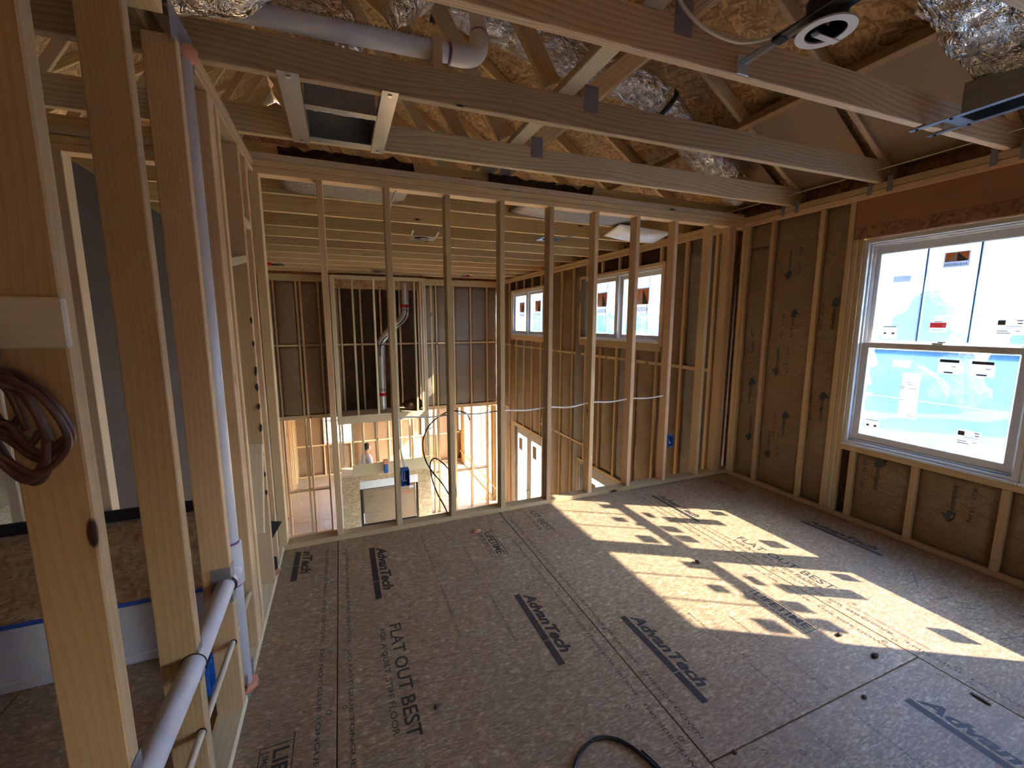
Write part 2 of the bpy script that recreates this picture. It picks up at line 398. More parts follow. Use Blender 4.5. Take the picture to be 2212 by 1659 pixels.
def box_open(name, par, x, y, z, mat, th=.002, face='bottom'):
    """thin-walled sheet metal box open at the bottom"""
    bm = bmesh.new()
    def q(a): bmesh.ops.create_cube(bm, size=1, matrix=M.Translation(((a[0]+a[1])/2, (a[2]+a[3])/2, (a[4]+a[5])/2)) @ M.Diagonal((a[1]-a[0], a[3]-a[2], a[5]-a[4], 1)))
    q((x[0], x[0]+th, *y, *z)); q((x[1]-th, x[1], *y, *z)); q((*x, y[0], y[0]+th, *z)); q((*x, y[1]-th, y[1], *z)); q((*x, *y, z[1]-th, z[1]))
    return mesh_obj(name, bm, mat, par)

# ================================================================ structure
XL, XR, YB = -.423, 3.56, 3.04
T = .038; D4 = .089; D6 = .140
ZP, ZC = 2.394, 2.484          # underside of top plates, underside of truss chords
ZF = -3.10                     # lower storey floor
UP, XX, YY = (0, 0, 1), (1, 0, 0), (0, 1, 0)

# ---- upper floor: sheathing panels with tongue-and-groove joints and print
floor = struct('floor', (1.5, 1, 0), 'brown wood-strand subfloor with black print and dark joints')
def panel(par, x0, x1, y0, y1, z1, mat='subfloor', name='subfloor_panel', th=.018):
    g = .0022
    return bb(name, par, (x0+g, x1-g), (y0+g, y1-g), (z1-th, z1), 'y', mat, .0015)
PAN = {}
for key, (x0, x1), ys in (('a', (-1.31, -.09), (-3.6, -1.2, .55, 3.13)), ('b', (-.09, 1.115), (-3.6, -1.75, .69, 3.13)),
                          ('c', (1.115, 2.375), (-3.6, -1.51, .924, 3.13)), ('d', (2.375, 3.70), (-3.6, -2.6, -.16, 3.13)), ('e', (-2.5, -1.31), (-3.6, -1.2, 1.2, 3.13))):
    for i in range(len(ys)-1): PAN[key, i] = panel(floor, x0, x1, ys[i], ys[i+1], 0)
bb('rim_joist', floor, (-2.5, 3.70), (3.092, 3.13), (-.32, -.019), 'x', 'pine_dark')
bb('floor_light_seal', floor, (-2.5, 3.69), (-3.6, 3.09), (-.032, -.0195), 'y', 'pine_dark', 0)  # unseen layer added to stop light leaking up through the panel joints
DX, DY = (0, -1, 0), (1, 0, 0)         # print reads towards the viewer
ZI = .0008
def bar(par, x, y0, y1, w, mat='ink'):
    """solid strip under a printed name, broken by a fine reading line"""
    return poly('printed_bar', par, [(x, y0, ZI), (x+w, y0, ZI), (x+w, y1, ZI), (x, y1, ZI)], mat)
def advantech(par, x, y, L=.50, Hh=.062, mat='ink', ymax=None):
    lettering('printed_lettering', par, 'AdvanTech', (x, y, ZI), DX, DY, L, Hh, mat, .040, .28, ymax=ymax)
    y0 = min(y+.015, ymax) if ymax else y+.015
    w = .034; xb = x-.012-w
    bar(par, xb, y0, y-L*.78, w, mat); bar(par, xb, y-L*.79, y-L*1.13, w, mat)
def flat_out(par, x, y, L=.64, ymax=None):
    lettering('printed_lettering', par, 'FLAT OUT BEST', (x+.052, y, ZI), DX, DY, L, .058, 'ink', .012, ymax=ymax)
    lettering('printed_lettering', par, 'TM', (x+.095, y-L-.008, ZI), DX, DY, .02, .012, 'ink', ymax=ymax)
    lettering('printed_lettering', par, 'FOR A QUIET, STIFF FLOOR', (x, y-.015, ZI), DX, DY, L*.93, .030, 'ink', .004, ymax=ymax)
def lifetime(par, x, y, L=.34, mat='ink', rev=False):
    lettering('printed_lettering', par, 'LIFETIME', (x+.045, y-.02, ZI), DX, DY, L-.04, .052, mat, .022)
    lettering('printed_lettering', par, 'LIMITED WARRANTY', (x+.010, y-.02, ZI), DX, DY, L-.04, .022, mat, .006)
    w = .004; x1 = x+.108
    for a in ((x, y, x+w, y-L), (x1, y+.03, x1+w, y-L), (x, y, x1, y-w), (x, y-L+w, x1, y-L)):
        poly('printed_frame', par, [(a[0], a[1], ZI), (a[2], a[1], ZI), (a[2], a[3], ZI), (a[0], a[3], ZI)], mat)
advantech(PAN['a', 2], -.305, 3.20, .50, ymax=2.985); advantech(PAN['b', 1], .150, 2.842, .50)
advantech(PAN['b', 1], .872, 2.012, .46); advantech(PAN['c', 1], 1.316, 1.640, .47)
advantech(PAN['d', 2], 2.515, 2.84, .46); advantech(PAN['d', 2], 3.255, 2.02, .46)
advantech(PAN['c', 0], 2.085, .800, .50)
flat_out(PAN['b', 1], .098, 2.04); flat_out(PAN['c', 1], 1.285, 3.26, .64, ymax=2.985); flat_out(PAN['d', 2], 2.480, 2.03)
lifetime(PAN['b', 1], .845, 2.785); lifetime(PAN['c', 1], 2.035, 1.555); lifetime(PAN['a', 2], -.345, 1.56); lifetime(PAN['d', 2], 3.235, 2.93, .34, 'redink')
SM = 'SELF-SPACING TONGUE AND GROOVE.  DO NOT GLUE TONGUE OR GROOVE.  THIS SIDE DOWN'
for key, x, y, L in ((('a', 2), -.165, 2.95, 2.3), (('b', 1), -.045, 2.9, 2.3), (('b', 1), 1.045, 2.6, 1.7), (('c', 1), 1.150, 2.9, 1.9), (('c', 1), 2.31, 2.9, 1.9), (('d', 2), 2.43, 2.9, 2.3)):
    lettering('printed_lettering', PAN[key], SM, (x, y, ZI), DX, DY, L, .017, 'ink', .004)
for key, x, y, L in ((('b', 1), .46, 2.93, 1.1), (('b', 1), .70, 2.65, .95), (('c', 1), 1.62, 1.55, .6), (('c', 1), 1.80, 1.45, .5), (('d', 2), 2.9, 2.8, .9), (('c', 0), 1.78, .86, .5), (('c', 0), 1.55, .88, .5)):
    lettering('printed_lettering', PAN[key], 'SPACE ENDS 1/8 INCH  ----->  MADE FOR FLOORS', (x, y, ZI), DX, DY, L, .011, 'ink')
def nail_marks(par, pts, s=.011):
    bm = bmesh.new()
    for (x, y, k) in pts:
        n = 4 if k else 8
        for j in range(n):
            a0, a1 = 2*math.pi*j/n+.4*k, 2*math.pi*(j+1)/n+.4*k
            vs = [bm.verts.new((x+math.cos(a)*r, y+math.sin(a)*r, ZI)) for a, r in ((a0, s), (a1, s), (a1, s*.72), (a0, s*.72))]
            bm.faces.new(vs)
    o = mesh_obj('nail_marks', bm, 'ink', par); o['kind'] = 'stuff'
nm = {}
for i in range(9):
    y = 2.87-.305*i
    for x in (-.12, -.06, 1.085, 1.145, 2.345, 2.405): nm.setdefault('a2' if x < -.09 else 'b1' if x < 1.115 else 'c1' if x < 2.375 else 'd2', []).append((x, y+random.uniform(-.03, .03), i % 2))
for i in range(46):
    x, y = random.uniform(-.35, 3.4), random.choice([2.87, 2.46, 2.05, 1.65, 1.24, .84])+random.uniform(-.04, .04)
    nm['a2' if x < -.09 else 'b1' if x < 1.115 else 'c1' if x < 2.375 else 'd2'].append((x, y, random.randint(0, 1)))
for k, v in nm.items(): nail_marks(PAN[k[0], int(k[1])], v)
for i, (x0, y0, x1, y1) in enumerate(((3.18, 1.32, 3.02, 1.22), (3.05, 1.22, 3.0, 1.14), (3.1, 1.10, 2.98, 1.12), (3.0, 1.06, 3.08, .98), (3.02, .93, 2.92, .98), (2.98, .88, 2.92, .80), (3.03, .80, 2.88, .84))):
    d = (V((x1, y1, 0))-V((x0, y0, 0))).normalized(); n = V((-d.y, d.x, 0))*.0025
    poly('pencil_mark', PAN['d', 2], [V((x0, y0, ZI))+n, V((x0, y0, ZI))-n, V((x1, y1, ZI))-n, V((x1, y1, ZI))+n], 'grey')

# ---- back wall: open stud wall looking into the tall room
wb_ = struct('wall_back', (1.5, YB, 0), 'open framed wall of plain pine studs')
bb('bottom_plate', wb_, (-2.2, XR), (YB, YB+D4), (.001, T), 'x', 'pine')
for z0, z1 in ((ZP, ZP+T), (ZP+T+.002, ZP+2*T+.002)): bb('top_plate', wb_, (-2.2, XR), (YB, YB+D4), (z0, z1), 'x', 'pine')
bb('ceiling_nailer', wb_, (-2.2, XR), (YB-.012, YB+.128), (ZP+2*T+.004, ZP+3*T+.002), 'x', 'pine_pale')
SX0 = -.071
for i in range(9):
    x = SX0+.4064*i-.0005
    bb('stud', wb_, (x-T/2, x+T/2), (YB, YB+D4), (T, ZP), 'z', 'pine')
for x0, x1 in ((-.452, -.401), (3.40, 3.438), (3.442, 3.48)): bb('stud', wb_, (x0, x1), (YB, YB+D4), (T, ZP), 'z', 'pine')
for x in (-1.285, -1.668, -2.05): bb('stud', wb_, (x-.045, x), (YB, YB+D4), (T, ZP), 'z', 'pine_pale')

# ---- left wall
wl = struct('wall_left', (XL, 1.5, 0), 'open framed partition with plumbing inside')
x0, x1 = XL-D4, XL
bb('bottom_plate', wl, (x0, x1), (-.2, YB-.001), (.001, T), 'y', 'pine_pale')
for k, (ya, yb) in enumerate(((-.2, 1.64), (1.93, YB-.001))):
    bb('top_plate', wl, (x0, x1), (ya, yb), (ZP, ZP+T), 'y', 'pine'); bb('top_plate', wl, (x0, x1), (ya, yb), (ZP+T+.002, ZP+2*T+.002), 'y', 'pine')
bb('notched_plate', wl, (x0, x0+.025), (1.64, 1.93), (ZP, ZP+2*T), 'y', 'pine_dark')
for y in (.135, .536, .937, 1.338, 1.735, 2.075, 2.118, 2.205, 2.60, 2.79): bb('stud', wl, (x0, x1), (y, y+T), (T, ZP), 'z', 'pine')
bb('blocking', wl, (x0, x1), (2.642, 2.788), (2.02, 2.058), 'y', 'pine_pale')
board('blocking', wl, (XL-.045, 2.43, .42), (XL-.045, 2.60, .86), .038, D4, 'pine_pale', (1, 0, 0))
board('blocking', wl, (XL-.045, 2.25, 1.78), (XL-.045, 2.59, 1.84), .038, D4, 'pine_pale', (1, 0, 0))
for i in range(9):
    z = 1.52-.118*i+random.uniform(-.02, .02)
    lump('foam_bead', wl, (XL-.004, 2.598, z), (.007, .012, random.uniform(.014, .03)), 'black', i, .5, 1)

# ---- right wall with window, batts
wr = struct('wall_right', (XR, 1, 0), 'framed outer wall with brown paper faced insulation')
xa, xb = XR, XR+D6
bb('bottom_plate', wr, (xa, xb), (-3.6, YB+D4), (.001, T), 'y', 'pine')
bb('top_plate', wr, (xa, xb), (-3.6, YB+D4), (ZP, ZP+.043), 'y', 'pine'); bb('top_plate', wr, (xa, xb), (-3.6, YB+D4), (ZP+.046, ZC-.001), 'y', 'pine')
for yr, zr in (((2.03, YB+D4), (-.3, 2.5)), ((.17, 2.03), (-.3, .575)), ((.17, 2.03), (2.115, 2.5)), ((-3.6, .17), (-.3, 2.5))):
    bb('sheathing', wr, (xb+.001, xb+.013), yr, zr, 'y', 'osb_dark', 0)
for y in (3.021, 2.981, 2.735, 2.318): bb('stud', wr, (xa, xb), (y-T/2, y+T/2), (T, ZP), 'z', 'pine')
for y, z in ((2.105, ZP), (2.064, 2.118), (2.028, 2.118)): bb('stud', wr, (xa, xb), (y-.0185, y+.0185), (T, z), 'z', 'pine')
for y in (2.0845, 2.046): tube('caulk_bead', wr, [(xa-.001, y, .05+.23*i) for i in range(10)], .003, 'white', 5, 3)
for y in (.10, .14, .18): bb('stud', wr, (xa, xb), (y-.0185, y+.0185), (T, 2.118 if y > .12 else ZP), 'z', 'pine')
for i in range(1): bb('stud', wr, (xa, xb), (-.32-.4064*i, -.282-.4064*i), (T, ZP), 'z', 'pine')
bb('window_header', wr, (xa+.004, xa+.05), (.19, 2.085), (2.205, ZP), 'y', 'lvl', 0); bb('window_header', wr, (xa+.012, xa+.06), (.19, 2.085), (2.121, 2.203), 'y', 'osb_dark', 0)
bb('window_header', wr, (xa+.062, xb), (.19, 2.085), (2.121, ZP), 'y', 'lvl', 0)
bb('sill_plate', wr, (xa, xb), (.19, 2.009), (.548, .586), 'y', 'pine')
for y in (1.925, 1.545, 1.115, .70, .30): bb('cripple_stud', wr, (xa, xb), (y-T/2, y+T/2), (T, .547), 'z', 'pine')
NX = (-1, 0, 0)
def rbatt(y0, y1, z0, z1, seed, mat='kraft', nv=40, pr=None, bulge=.014):
    O = (XR+.028, y1-.0015, z0+.002); w, h = y1-y0-.003, z1-z0-.004
    o = batt('insulation_batt', wr, O, (0, -1, 0), UP, NX, w, h, mat, 10, nv, bulge, seed)
    if pr:
        sf = batt_surf(O, (0, -1, 0), NX, w, h, bulge, seed)
        for k, (fy, z, flip) in enumerate(pr): kraft_print(o, y1-fy*w, z, flip, sf, XR+.028)
    return o
def kraft_print(par, y, z, flip, sf, x):
    """arrow with the word along it and a row of dots, printed on the paper"""
    s = -1 if flip else 1
    up = V((0, 0, s)); sd = V((0, -s, 0))
    def q(a, b): p = V((x, y, z))+sd*a+up*b; return p+sf(p)
    arrow = [(-.020, .0), (-.020, -.02), (.022, -.02), (.022, 0), (.05, 0), (.012, .055), (-.014, .03)]
    o0 = q(*arrow[0]); bm = bmesh.new(); bm.faces.new([bm.verts.new(q(*a)-o0) for a in arrow])
    mesh_obj('printed_arrow', bm, 'inkblue', par, M.Translation(o0))
    lettering('printed_lettering', par, 'Insulation', V((x, y, z))+sd*.012-up*.19, up, sd*-1, .165, .028, 'inkblue', .02, surf=sf)
    lettering('printed_lettering', par, 'R21 - 15 IN', V((x, y, z))-sd*.075-up*.20, up, sd*-1, .21, .020, 'inkblue', .012, surf=sf)
rbatt(2.754, 2.962, T, 2.20, 1, pr=[(.55, 1.42, 0), (.6, .95, 0), (.75, .45, 1)]); rbatt(2.754, 2.962, 2.19, ZP, 2, nv=6)
rbatt(2.337, 2.716, T, ZP, 3, pr=[(.42, 1.93, 1), (.60, 1.58, 0), (.34, 1.10, 1), (.62, .70, 0), (.30, .34, 1)])
rbatt(2.124, 2.299, T, ZP, 4, pr=[(.75, 1.66, 0), (.65, .92, 0)])
rbatt(1.944, 2.009, T, .547, 5, 'fuzz', 10); rbatt(1.564, 1.906, T, .547, 6, nv=16, pr=[(.45, .50, 0)], bulge=.02)
rbatt(1.134, 1.526, T, .547, 7, nv=16, pr=[(.5, .30, 1)], bulge=.02); rbatt(.719, 1.096, T, .547, 8, nv=16); rbatt(.319, .681, T, .547, 9, nv=16)
rbatt(-.281, .08, T, ZP, 11, nv=16)

# ---- windows
def sticker(par, x, y0, y1, z0, z1, mat='paper', th=.0015):
    return bb('sticker', par, (x-th, x), (min(y0, y1), max(y0, y1)), (z0, z1), 'z', mat, 0)
def logo(par, x, y0, y1, z0, z1):
    """white square sticker, orange panel split by a pale and a dark triangle, brand name read from outside (y0 left, y1 right as seen inside)"""
    o = sticker(par, x, y0, y1, z0, z1); f = x-.0022; w = y1-y0; h = z1-z0; zb = z0+.36*h
    P = lambda a, b: (f, y0+a*w, zb+b*h*.60); Q = lambda a, b: (f-.0006, y0+a*w, zb+b*h*.60)
    poly('orange_panel', o, [P(.05, 0), P(.95, 0), P(.95, 1), P(.05, 1)], 'orange')
    poly('pale_triangle', o, [Q(.05, 0), Q(.50, 0), Q(.50, 1)], 'paper'); poly('dark_triangle', o, [Q(.52, 0), Q(.95, 0), Q(.52, 1)], 'grey')
    lettering('brand_lettering', o, 'ANDERSEN', (f, y1-.06*w, z0+.09*h), (0, 1 if y0 > y1 else -1, 0), UP, abs(w)*.88, .17*h, 'grey', .01)
def lines(par, x, y0, y1, z0, z1, rows):
    """printed text lines on a label"""
    for (a, b, c, d) in rows:
        w = y1-y0; h = z1-z0
        poly('printed_line', par, [(x-.0022, y0+a*w, z0+b*h), (x-.0022, y0+c*w, z0+b*h), (x-.0022, y0+c*w, z0+d*h), (x-.0022, y0+a*w, z0+d*h)], 'grey')
def ring_frame(name, par, x0, x1, y0, y1, z0, z1, w, mat='vinyl', ws=None):
    a, b, c, d = ws or (w, w, w, w)      # left(y1) right(y0) bottom top
    bm = bmesh.new(); o = [(y0, z0), (y1, z0), (y1, z1), (y0, z1)]; i = [(y0+b, z0+c), (y1-a, z0+c), (y1-a, z1-d), (y0+b, z1-d)]
    L = V(((x0+x1)/2, (y0+y1)/2, (z0+z1)/2)); R = [[bm.verts.new(V((x, p[0], p[1]))-L) for p in q] for x in (x0, x1) for q in (o, i)]
    for k in range(4):
        j = (k+1) % 4
        bm.faces.new((R[0][k], R[0][j], R[1][j], R[1][k])); bm.faces.new((R[2][j], R[2][k], R[3][k], R[3][j]))
        bm.faces.new((R[0][j], R[0][k], R[2][k], R[2][j])); bm.faces.new((R[1][k], R[1][j], R[3][j], R[3][k]))
    bmesh.ops.recalc_face_normals(bm, faces=bm.faces[:]); bmesh.ops.bevel(bm, geom=bm.edges[:], offset=.003, segments=1, affect='EDGES')
    return mesh_obj(name, bm, mat, par, M.Translation(L))
def pane(par, x, y0, y1, z0, z1, mat='haze', name='pane'):
    return bb(name, par, (x-.002, x+.002), (y0, y1), (z0, z1), 'z', mat, 0)
def double_hung(idx, y0, y1, label, full=True):
    """single unit: frame, outer upper sash with two muntins, inner lower sash; y1 is the far side"""
    w = struct('window_%d' % idx, (XR, (y0+y1)/2, .6), label)
    z0, z1 = .592, 2.108; zm = 1.352
    fr = ring_frame('window_frame', w, 3.575, 3.70, y0, y1, z0, z1, .03)
    ring_frame('frame_stop', fr, 3.60, 3.612, y0+.03, y1-.03, z0+.03, z1-.03, .012); ring_frame('frame_track', fr, 3.640, 3.646, y0+.03, y1-.03, z0+.03, z1-.03, .02)
    bb('interior_stool', fr, (3.558, 3.60), (y0, y1), (z0-.006, z0+.012), 'y', 'vinyl')
    us = ring_frame('upper_sash', w, 3.650, 3.685, y0+.032, y1-.032, zm-.012, z1-.032, .05, ws=(.045, .045, .04, .072))
    ls = ring_frame('lower_sash', w, 3.613, 3.645, y0+.032, y1-.032, z0+.032, zm+.020, .05, ws=(.052, .052, .062, .040))
    gy0, gy1 = y0+.078, y1-.078
    pane(us, 3.668, gy0, gy1, zm+.028, z1-.104); pane(ls, 3.629, gy0+.006, gy1-.006, z0+.094, zm-.02)
    for k in (1, 2):
        y = gy0+(gy1-gy0)*k/3
        bb('muntin', us, (3.662, 3.674), (y-.006, y+.006), (zm+.028, z1-.104), 'z', 'vinyl')
    lk = bb('sash_lock', ls, (3.62, 3.65), ((y0+y1)/2-.03, (y0+y1)/2+.03), (zm+.020, zm+.032), 'y', 'vinyl'); bb('lock_lever', lk, (3.605, 3.635), ((y0+y1)/2-.05, (y0+y1)/2-.005), (zm+.032, zm+.041), 'y', 'vinyl')
    bb('pane_film', us, (3.6605, 3.6612), (gy0-.004, gy1+.004), (zm+.036, z1-.10), 'z', 'film', 0)
    bb('pane_film', ls, (3.6225, 3.6232), (gy0+.014, gy1-.002), (z0+.094, zm-.028), 'z', 'film', 0)
    bb('film_fold', us, (3.6590, 3.6597), (gy0, gy1), (1.700, 1.704), 'y', 'paper', 0); bb('film_fold', ls, (3.6210, 3.6217), (gy0+.032, gy1), (.985, .991), 'y', 'paper', 0)
    o = y1-2.012
    X = 3.6590; Y = 3.6210
    logo(us, X, 1.588+o, 1.462+o, 1.866, 1.962); sticker(us, X, 1.85+o, 1.75+o, 1.795, 1.838)
    s = sticker(us, X, 1.880+o, 1.793+o, 1.403, 1.490); lines(s, X, 1.880+o, 1.793+o, 1.403, 1.49, [(.05, .93, .95, 1), (.12, .35, .32, .5), (.68, .35, .88, .5)])
    s = sticker(us, X, 1.612+o, 1.529+o, 1.453, 1.529); poly('red_band', s, [(X-.0022, 1.612+o, 1.482), (X-.0022, 1.529+o, 1.482), (X-.0022, 1.529+o, 1.515), (X-.0022, 1.612+o, 1.515)], 'red')
    lines(s, X, 1.612+o, 1.529+o, 1.453, 1.529, [(.25, .87, .75, .93), (.12, .2, .88, .24), (.12, .08, .7, .12)])
    for sg, yy in ((1, 1.600), (-1, 1.541)): poly('white_arrow', s, [(X-.0028, yy+sg*.008+o, 1.4985), (X-.0028, yy-sg*.006+o, 1.506), (X-.0028, yy-sg*.006+o, 1.491)], 'paper')
    s = sticker(us, X, 1.301+o, 1.186+o, 1.443, 1.537); TL = [(.05, .62, .33, .92), (.72, .86, .93, .92), (.76, .68, .93, .75), (.3, .52, .93, .55), (.06, .40, .6, .42), (.06, .22, .45, .27), (.06, .08, .55, .13), (.72, .22, .88, .26)]
    lines(s, X, 1.301+o, 1.186+o, 1.443, 1.537, TL)
    s = sticker(ls, Y, 1.774+o, 1.672+o, 1.205, 1.256)
    s = sticker(ls, Y, 1.708+o, 1.606+o, .857, 1.172); lines(s, Y, 1.708+o, 1.606+o, .857, 1.172, [(.1, .86, .3, .865), (.25, .79, .5, .8), (.35, .75, .65, .76), (.05, .40, .3, .405), (.5, .05, .9, .06), (.45, .66, .9, .67)])
    lettering('printed_lettering', s, 'D', (Y-.0024, 1.706+o, 1.06), (0, -1, 0), UP, .018, .022, 'grey', .01)
    for a, b in ((1.525, 1.419), (1.372, 1.263)):
        s = sticker(ls, Y, a+o, b+o, 1.187, 1.262); lines(s, Y, a+o, b+o, 1.187, 1.262, [(.30, .08, .72, .20), (.30, .26, .7, .28), (.64, .62, .84, .68), (.1, .5, .14, .54)]); sticker(ls, Y, a+o-.006, b+o+.006, 1.262, 1.280, 'grey')
    s = sticker(ls, Y, 1.897+o, 1.813+o, .728, .804); lines(s, Y, 1.897+o, 1.813+o, .728, .804, [(.05, .93, .95, 1), (.12, .35, .32, .55), (.68, .35, .88, .55)])
    s = sticker(ls, Y, 1.387+o, 1.276+o, .752, .845); lines(s, Y, 1.387+o, 1.276+o, .752, .845, TL)
    return w
double_hung(1, 1.080, 2.012, 'large double-hung window with blue film and brand stickers beside the insulation')
double_hung(2, .145, 1.077, 'near double-hung window joined to the stickered one')

# ---- roof: strand board panels over the trusses
XH, XRG, PITCH = 3.62, -.9, .667
ZH = 2.60                                   # underside of top chord above the right heel
ZRG = ZH+PITCH*(XH-XRG); XH2 = 2*XRG-XH
CS = 1/math.sqrt(1+PITCH**2); SN = PITCH*CS
roof = struct('roof', (XRG, 3, ZRG), 'strand board roof deck above the trusses')
def slope_pt(d, side, off):                # d: distance down the slope from the ridge, off: above the chord underside
    s = 1 if side > 0 else -1
    return V((XRG+s*(d*CS+off*SN), 0, ZRG-d*SN+off*CS))
LS = (XH+.55-XRG)/CS
for side in (1, -1):
    d = 0; row = 0
    while d < LS-.05:
        d1 = min(d+1.219, LS); y = -3.75-(row % 2)*1.219
        while y < 10.0:
            ya, yb_ = max(y, -3.75), min(y+2.438, 10.0)
            if yb_-ya > .05:
                c = (slope_pt(d, side, .098)+slope_pt(d1, side, .098))/2+V((0, (ya+yb_)/2, 0))
                ax = (slope_pt(d1, side, 0)-slope_pt(d, side, 0)).normalized(); up = V((-ax.z, 0, ax.x)) if side > 0 else V((ax.z, 0, -ax.x))
                if up.z < 0: up = -up
                yv = up.cross(ax)
                put(bpy.data.objects.new('roof_panel', box_mesh(d1-d-.003, yb_-ya-.003, .012, 'osb', 0)), roof, basis(ax, yv, up, c))
            y += 2.438
        d = d1; row += 1
for side in (1, -1):
    c = (slope_pt(0, side, .108)+slope_pt(LS, side, .108))/2+V((0, 3.125, 0)); ax = (slope_pt(LS, side, 0)-slope_pt(0, side, 0)).normalized(); up = V((-ax.z, 0, ax.x)); up = up if up.z > 0 else -up
    put(bpy.data.objects.new('roof_sun_seal', box_mesh(LS+.05, 13.8, .005, 'drywall', 0)), roof, basis(ax, up.cross(ax), up, c))  # unseen sheet added to block sun leaking between the roof panels
bb('ridge_cap', roof, (XRG-.25, XRG+.25), (-3.75, 10), (ZRG+.135, ZRG+.15), 'y', 'osb_dark', 0)
for y in (-3.78, 9.905):                    # gable ends
    poly('gable_panel', roof, [(XH2-.3, y, ZC), (XH+.3, y, ZC), (XH+.3, y, ZH), (XRG, y, ZRG+.1), (XH2-.3, y, ZH)], 'osb_dark', .012)
for x in (XH+.105, XH2-.105): bb('eave_board', roof, (x-.01, x+.01), (-3.75, 9.95), (ZC-.25, ZH+.14), 'y', 'osb_dark', 0)

# ---- trusses
WEBS = [((1.20, 0), (2.26, 1)), ((.98, 0), (XRG+.05, 1)), ((2*XRG-.98, 0), (XRG-.05, 1)), ((2*XRG-1.20, 0), (2*XRG-2.26, 1))]
def ztop(x): return ZH+PITCH*(XH-x) if x > XRG else ZH+PITCH*(x-XH2)
def truss(y0, rz, label, mat='pine_chord', full=True, chord=.142, group=None, webs=WEBS):
    t = thing('roof_truss', label, 'roof truss', (0, y0, ZC), rz, group); pre = wm(t) @ M.Translation((0, 0, -ZC))
    bb('bottom_chord', t, (XH2, XH+.05), (0, T), (ZC, ZC+chord), 'x', mat, pre=pre)
    for s in (1, -1):
        a = slope_pt(0, s, .045); b = slope_pt(LS-.06, s, .045)
        board('top_chord', t, a+V((0, T/2, 0)), b+V((0, T/2, 0)), T, .089, mat, (0, 0, 1), pre=pre)
    for (xa_, k0), (xb_, k1) in webs:
        z0 = ZC+chord-.01 if k0 == 0 else ztop(xa_); z1 = ztop(xb_)+.01
        w = board('web', t, (xa_+.045, T/2, z0+.045), (xb_, T/2, z1), T-.001, .089, random.choice([mat, 'pine_joist', 'pine_pale' if not full else mat]), (1, 0, .01), pre=pre)
    if full:
        for x, z, w, h in ((1.235, ZC+chord, .082, .125), (2*XRG-1.2, ZC+chord, .09, .13)):
            bb('connector_plate', t, (x-w/2, x+w/2), (-.0016, 0), (z-h/2, z+h/2), 'z', 'plate', 0, pre=pre)
    return t
RZ = -.026
TA = truss(2.672, RZ, 'pine roof truss nearest the open stud wall, steel plate at mid chord')
TB = truss(2.032, RZ, 'pine roof truss carrying the white pipe and one end of the metal duct box')
TCc = truss(1.408, RZ, 'pine roof truss with the recessed light bracket fixed to its face')
TD = truss(.80, RZ, 'pine roof truss almost overhead, near end of the recessed light bracket')
for k in range(4): truss(.19-.61*k, 0, 'pine roof truss behind the viewer, %s from the overhead one' % ('first', 'second', 'third', 'fourth')[k], group='trusses behind the viewer', full=False)
names = ['first', 'second', 'third', 'fourth', 'fifth', 'sixth', 'seventh', 'eighth', 'ninth', 'tenth', 'eleventh']
for k in range(11): truss(3.20+.60*k, 0, 'yellow pine ceiling truss of the tall room, %s beyond the open stud wall' % names[k], 'pine_joist', k == 0, group='tall room trusses')
for tr in (TA, TB):
    pre = wm(tr) @ M.Translation((0, 0, -ZC)); a = slope_pt((2.98-XRG)/CS, 1, -.001); b = slope_pt((3.03-XRG)/CS, 1, -.001)
    board('paint_mark', tr, a+V((0, T/2, 0)), b+V((0, T/2, 0)), T*.9, .001, 'orange', (0, 0, 1), 0, pre=pre)
# mended webs seen against the light, brace boards, purlin, card baffles
br = board('lateral_brace', None, (1.095, .4, ZC+.162), (1.095, 9.6, ZC+.162), .089, T, 'pine_pale'); tag(br, 'long pale flat brace board lying across the truss chords', 'brace')
pu = board('purlin', None, (2.955, .2, 3.015), (2.955, 9.6, 3.015), .04, .086, 'pine_dark', (.6, 0, 1)); tag(pu, 'brown board running under the sloping truss chords', 'brace')
for k, (ya, yb_, lb) in enumerate(((2.72, 3.18, 'between the stud wall and the first truss'), (2.05, 2.60, 'above the middle truss bay'), (1.42, 1.95, 'behind the recessed light bracket'), (.82, 1.33, 'above the large foil duct'))):
    a = slope_pt((2.98-XRG)/CS, 1, .03); b = slope_pt((3.66-XRG)/CS, 1, .03)
    o = poly('insulation_baffle', None, [(a.x, ya, a.z), (b.x, ya, b.z), (b.x, yb_, b.z), (a.x, yb_, a.z)], 'card', .006)
    tag(o, 'tan cardboard baffle under the roof deck ' + lb, 'baffle', 'cardboard baffles')
wg = tube('string_line', None, [(3.50, 1.2, 2.56), (3.50, 2.3, 2.555), (3.50, 3.6, 2.56)], .003, 'cpvc', 5); tag(wg, 'thin tan string stretched along the eave', 'string')
for k, (y, s) in enumerate(((2.60, 'beside the corner'), (1.955, 'by the middle truss end'), (1.33, 'above the stickered window'))):
    t = thing('truss_tie', 'grey steel strap tying a truss end to the wall plate ' + s, 'metal strap', (XR, y, ZP), group='truss tie straps')
    for dy, h in ((-.065, .05), (.055, .13)):
        bb('strap', t, (XR-.003, XR-.001), (y+dy-.016, y+dy+.016), (ZP+.02, ZC+h-.02), 'z', 'plate', 0)
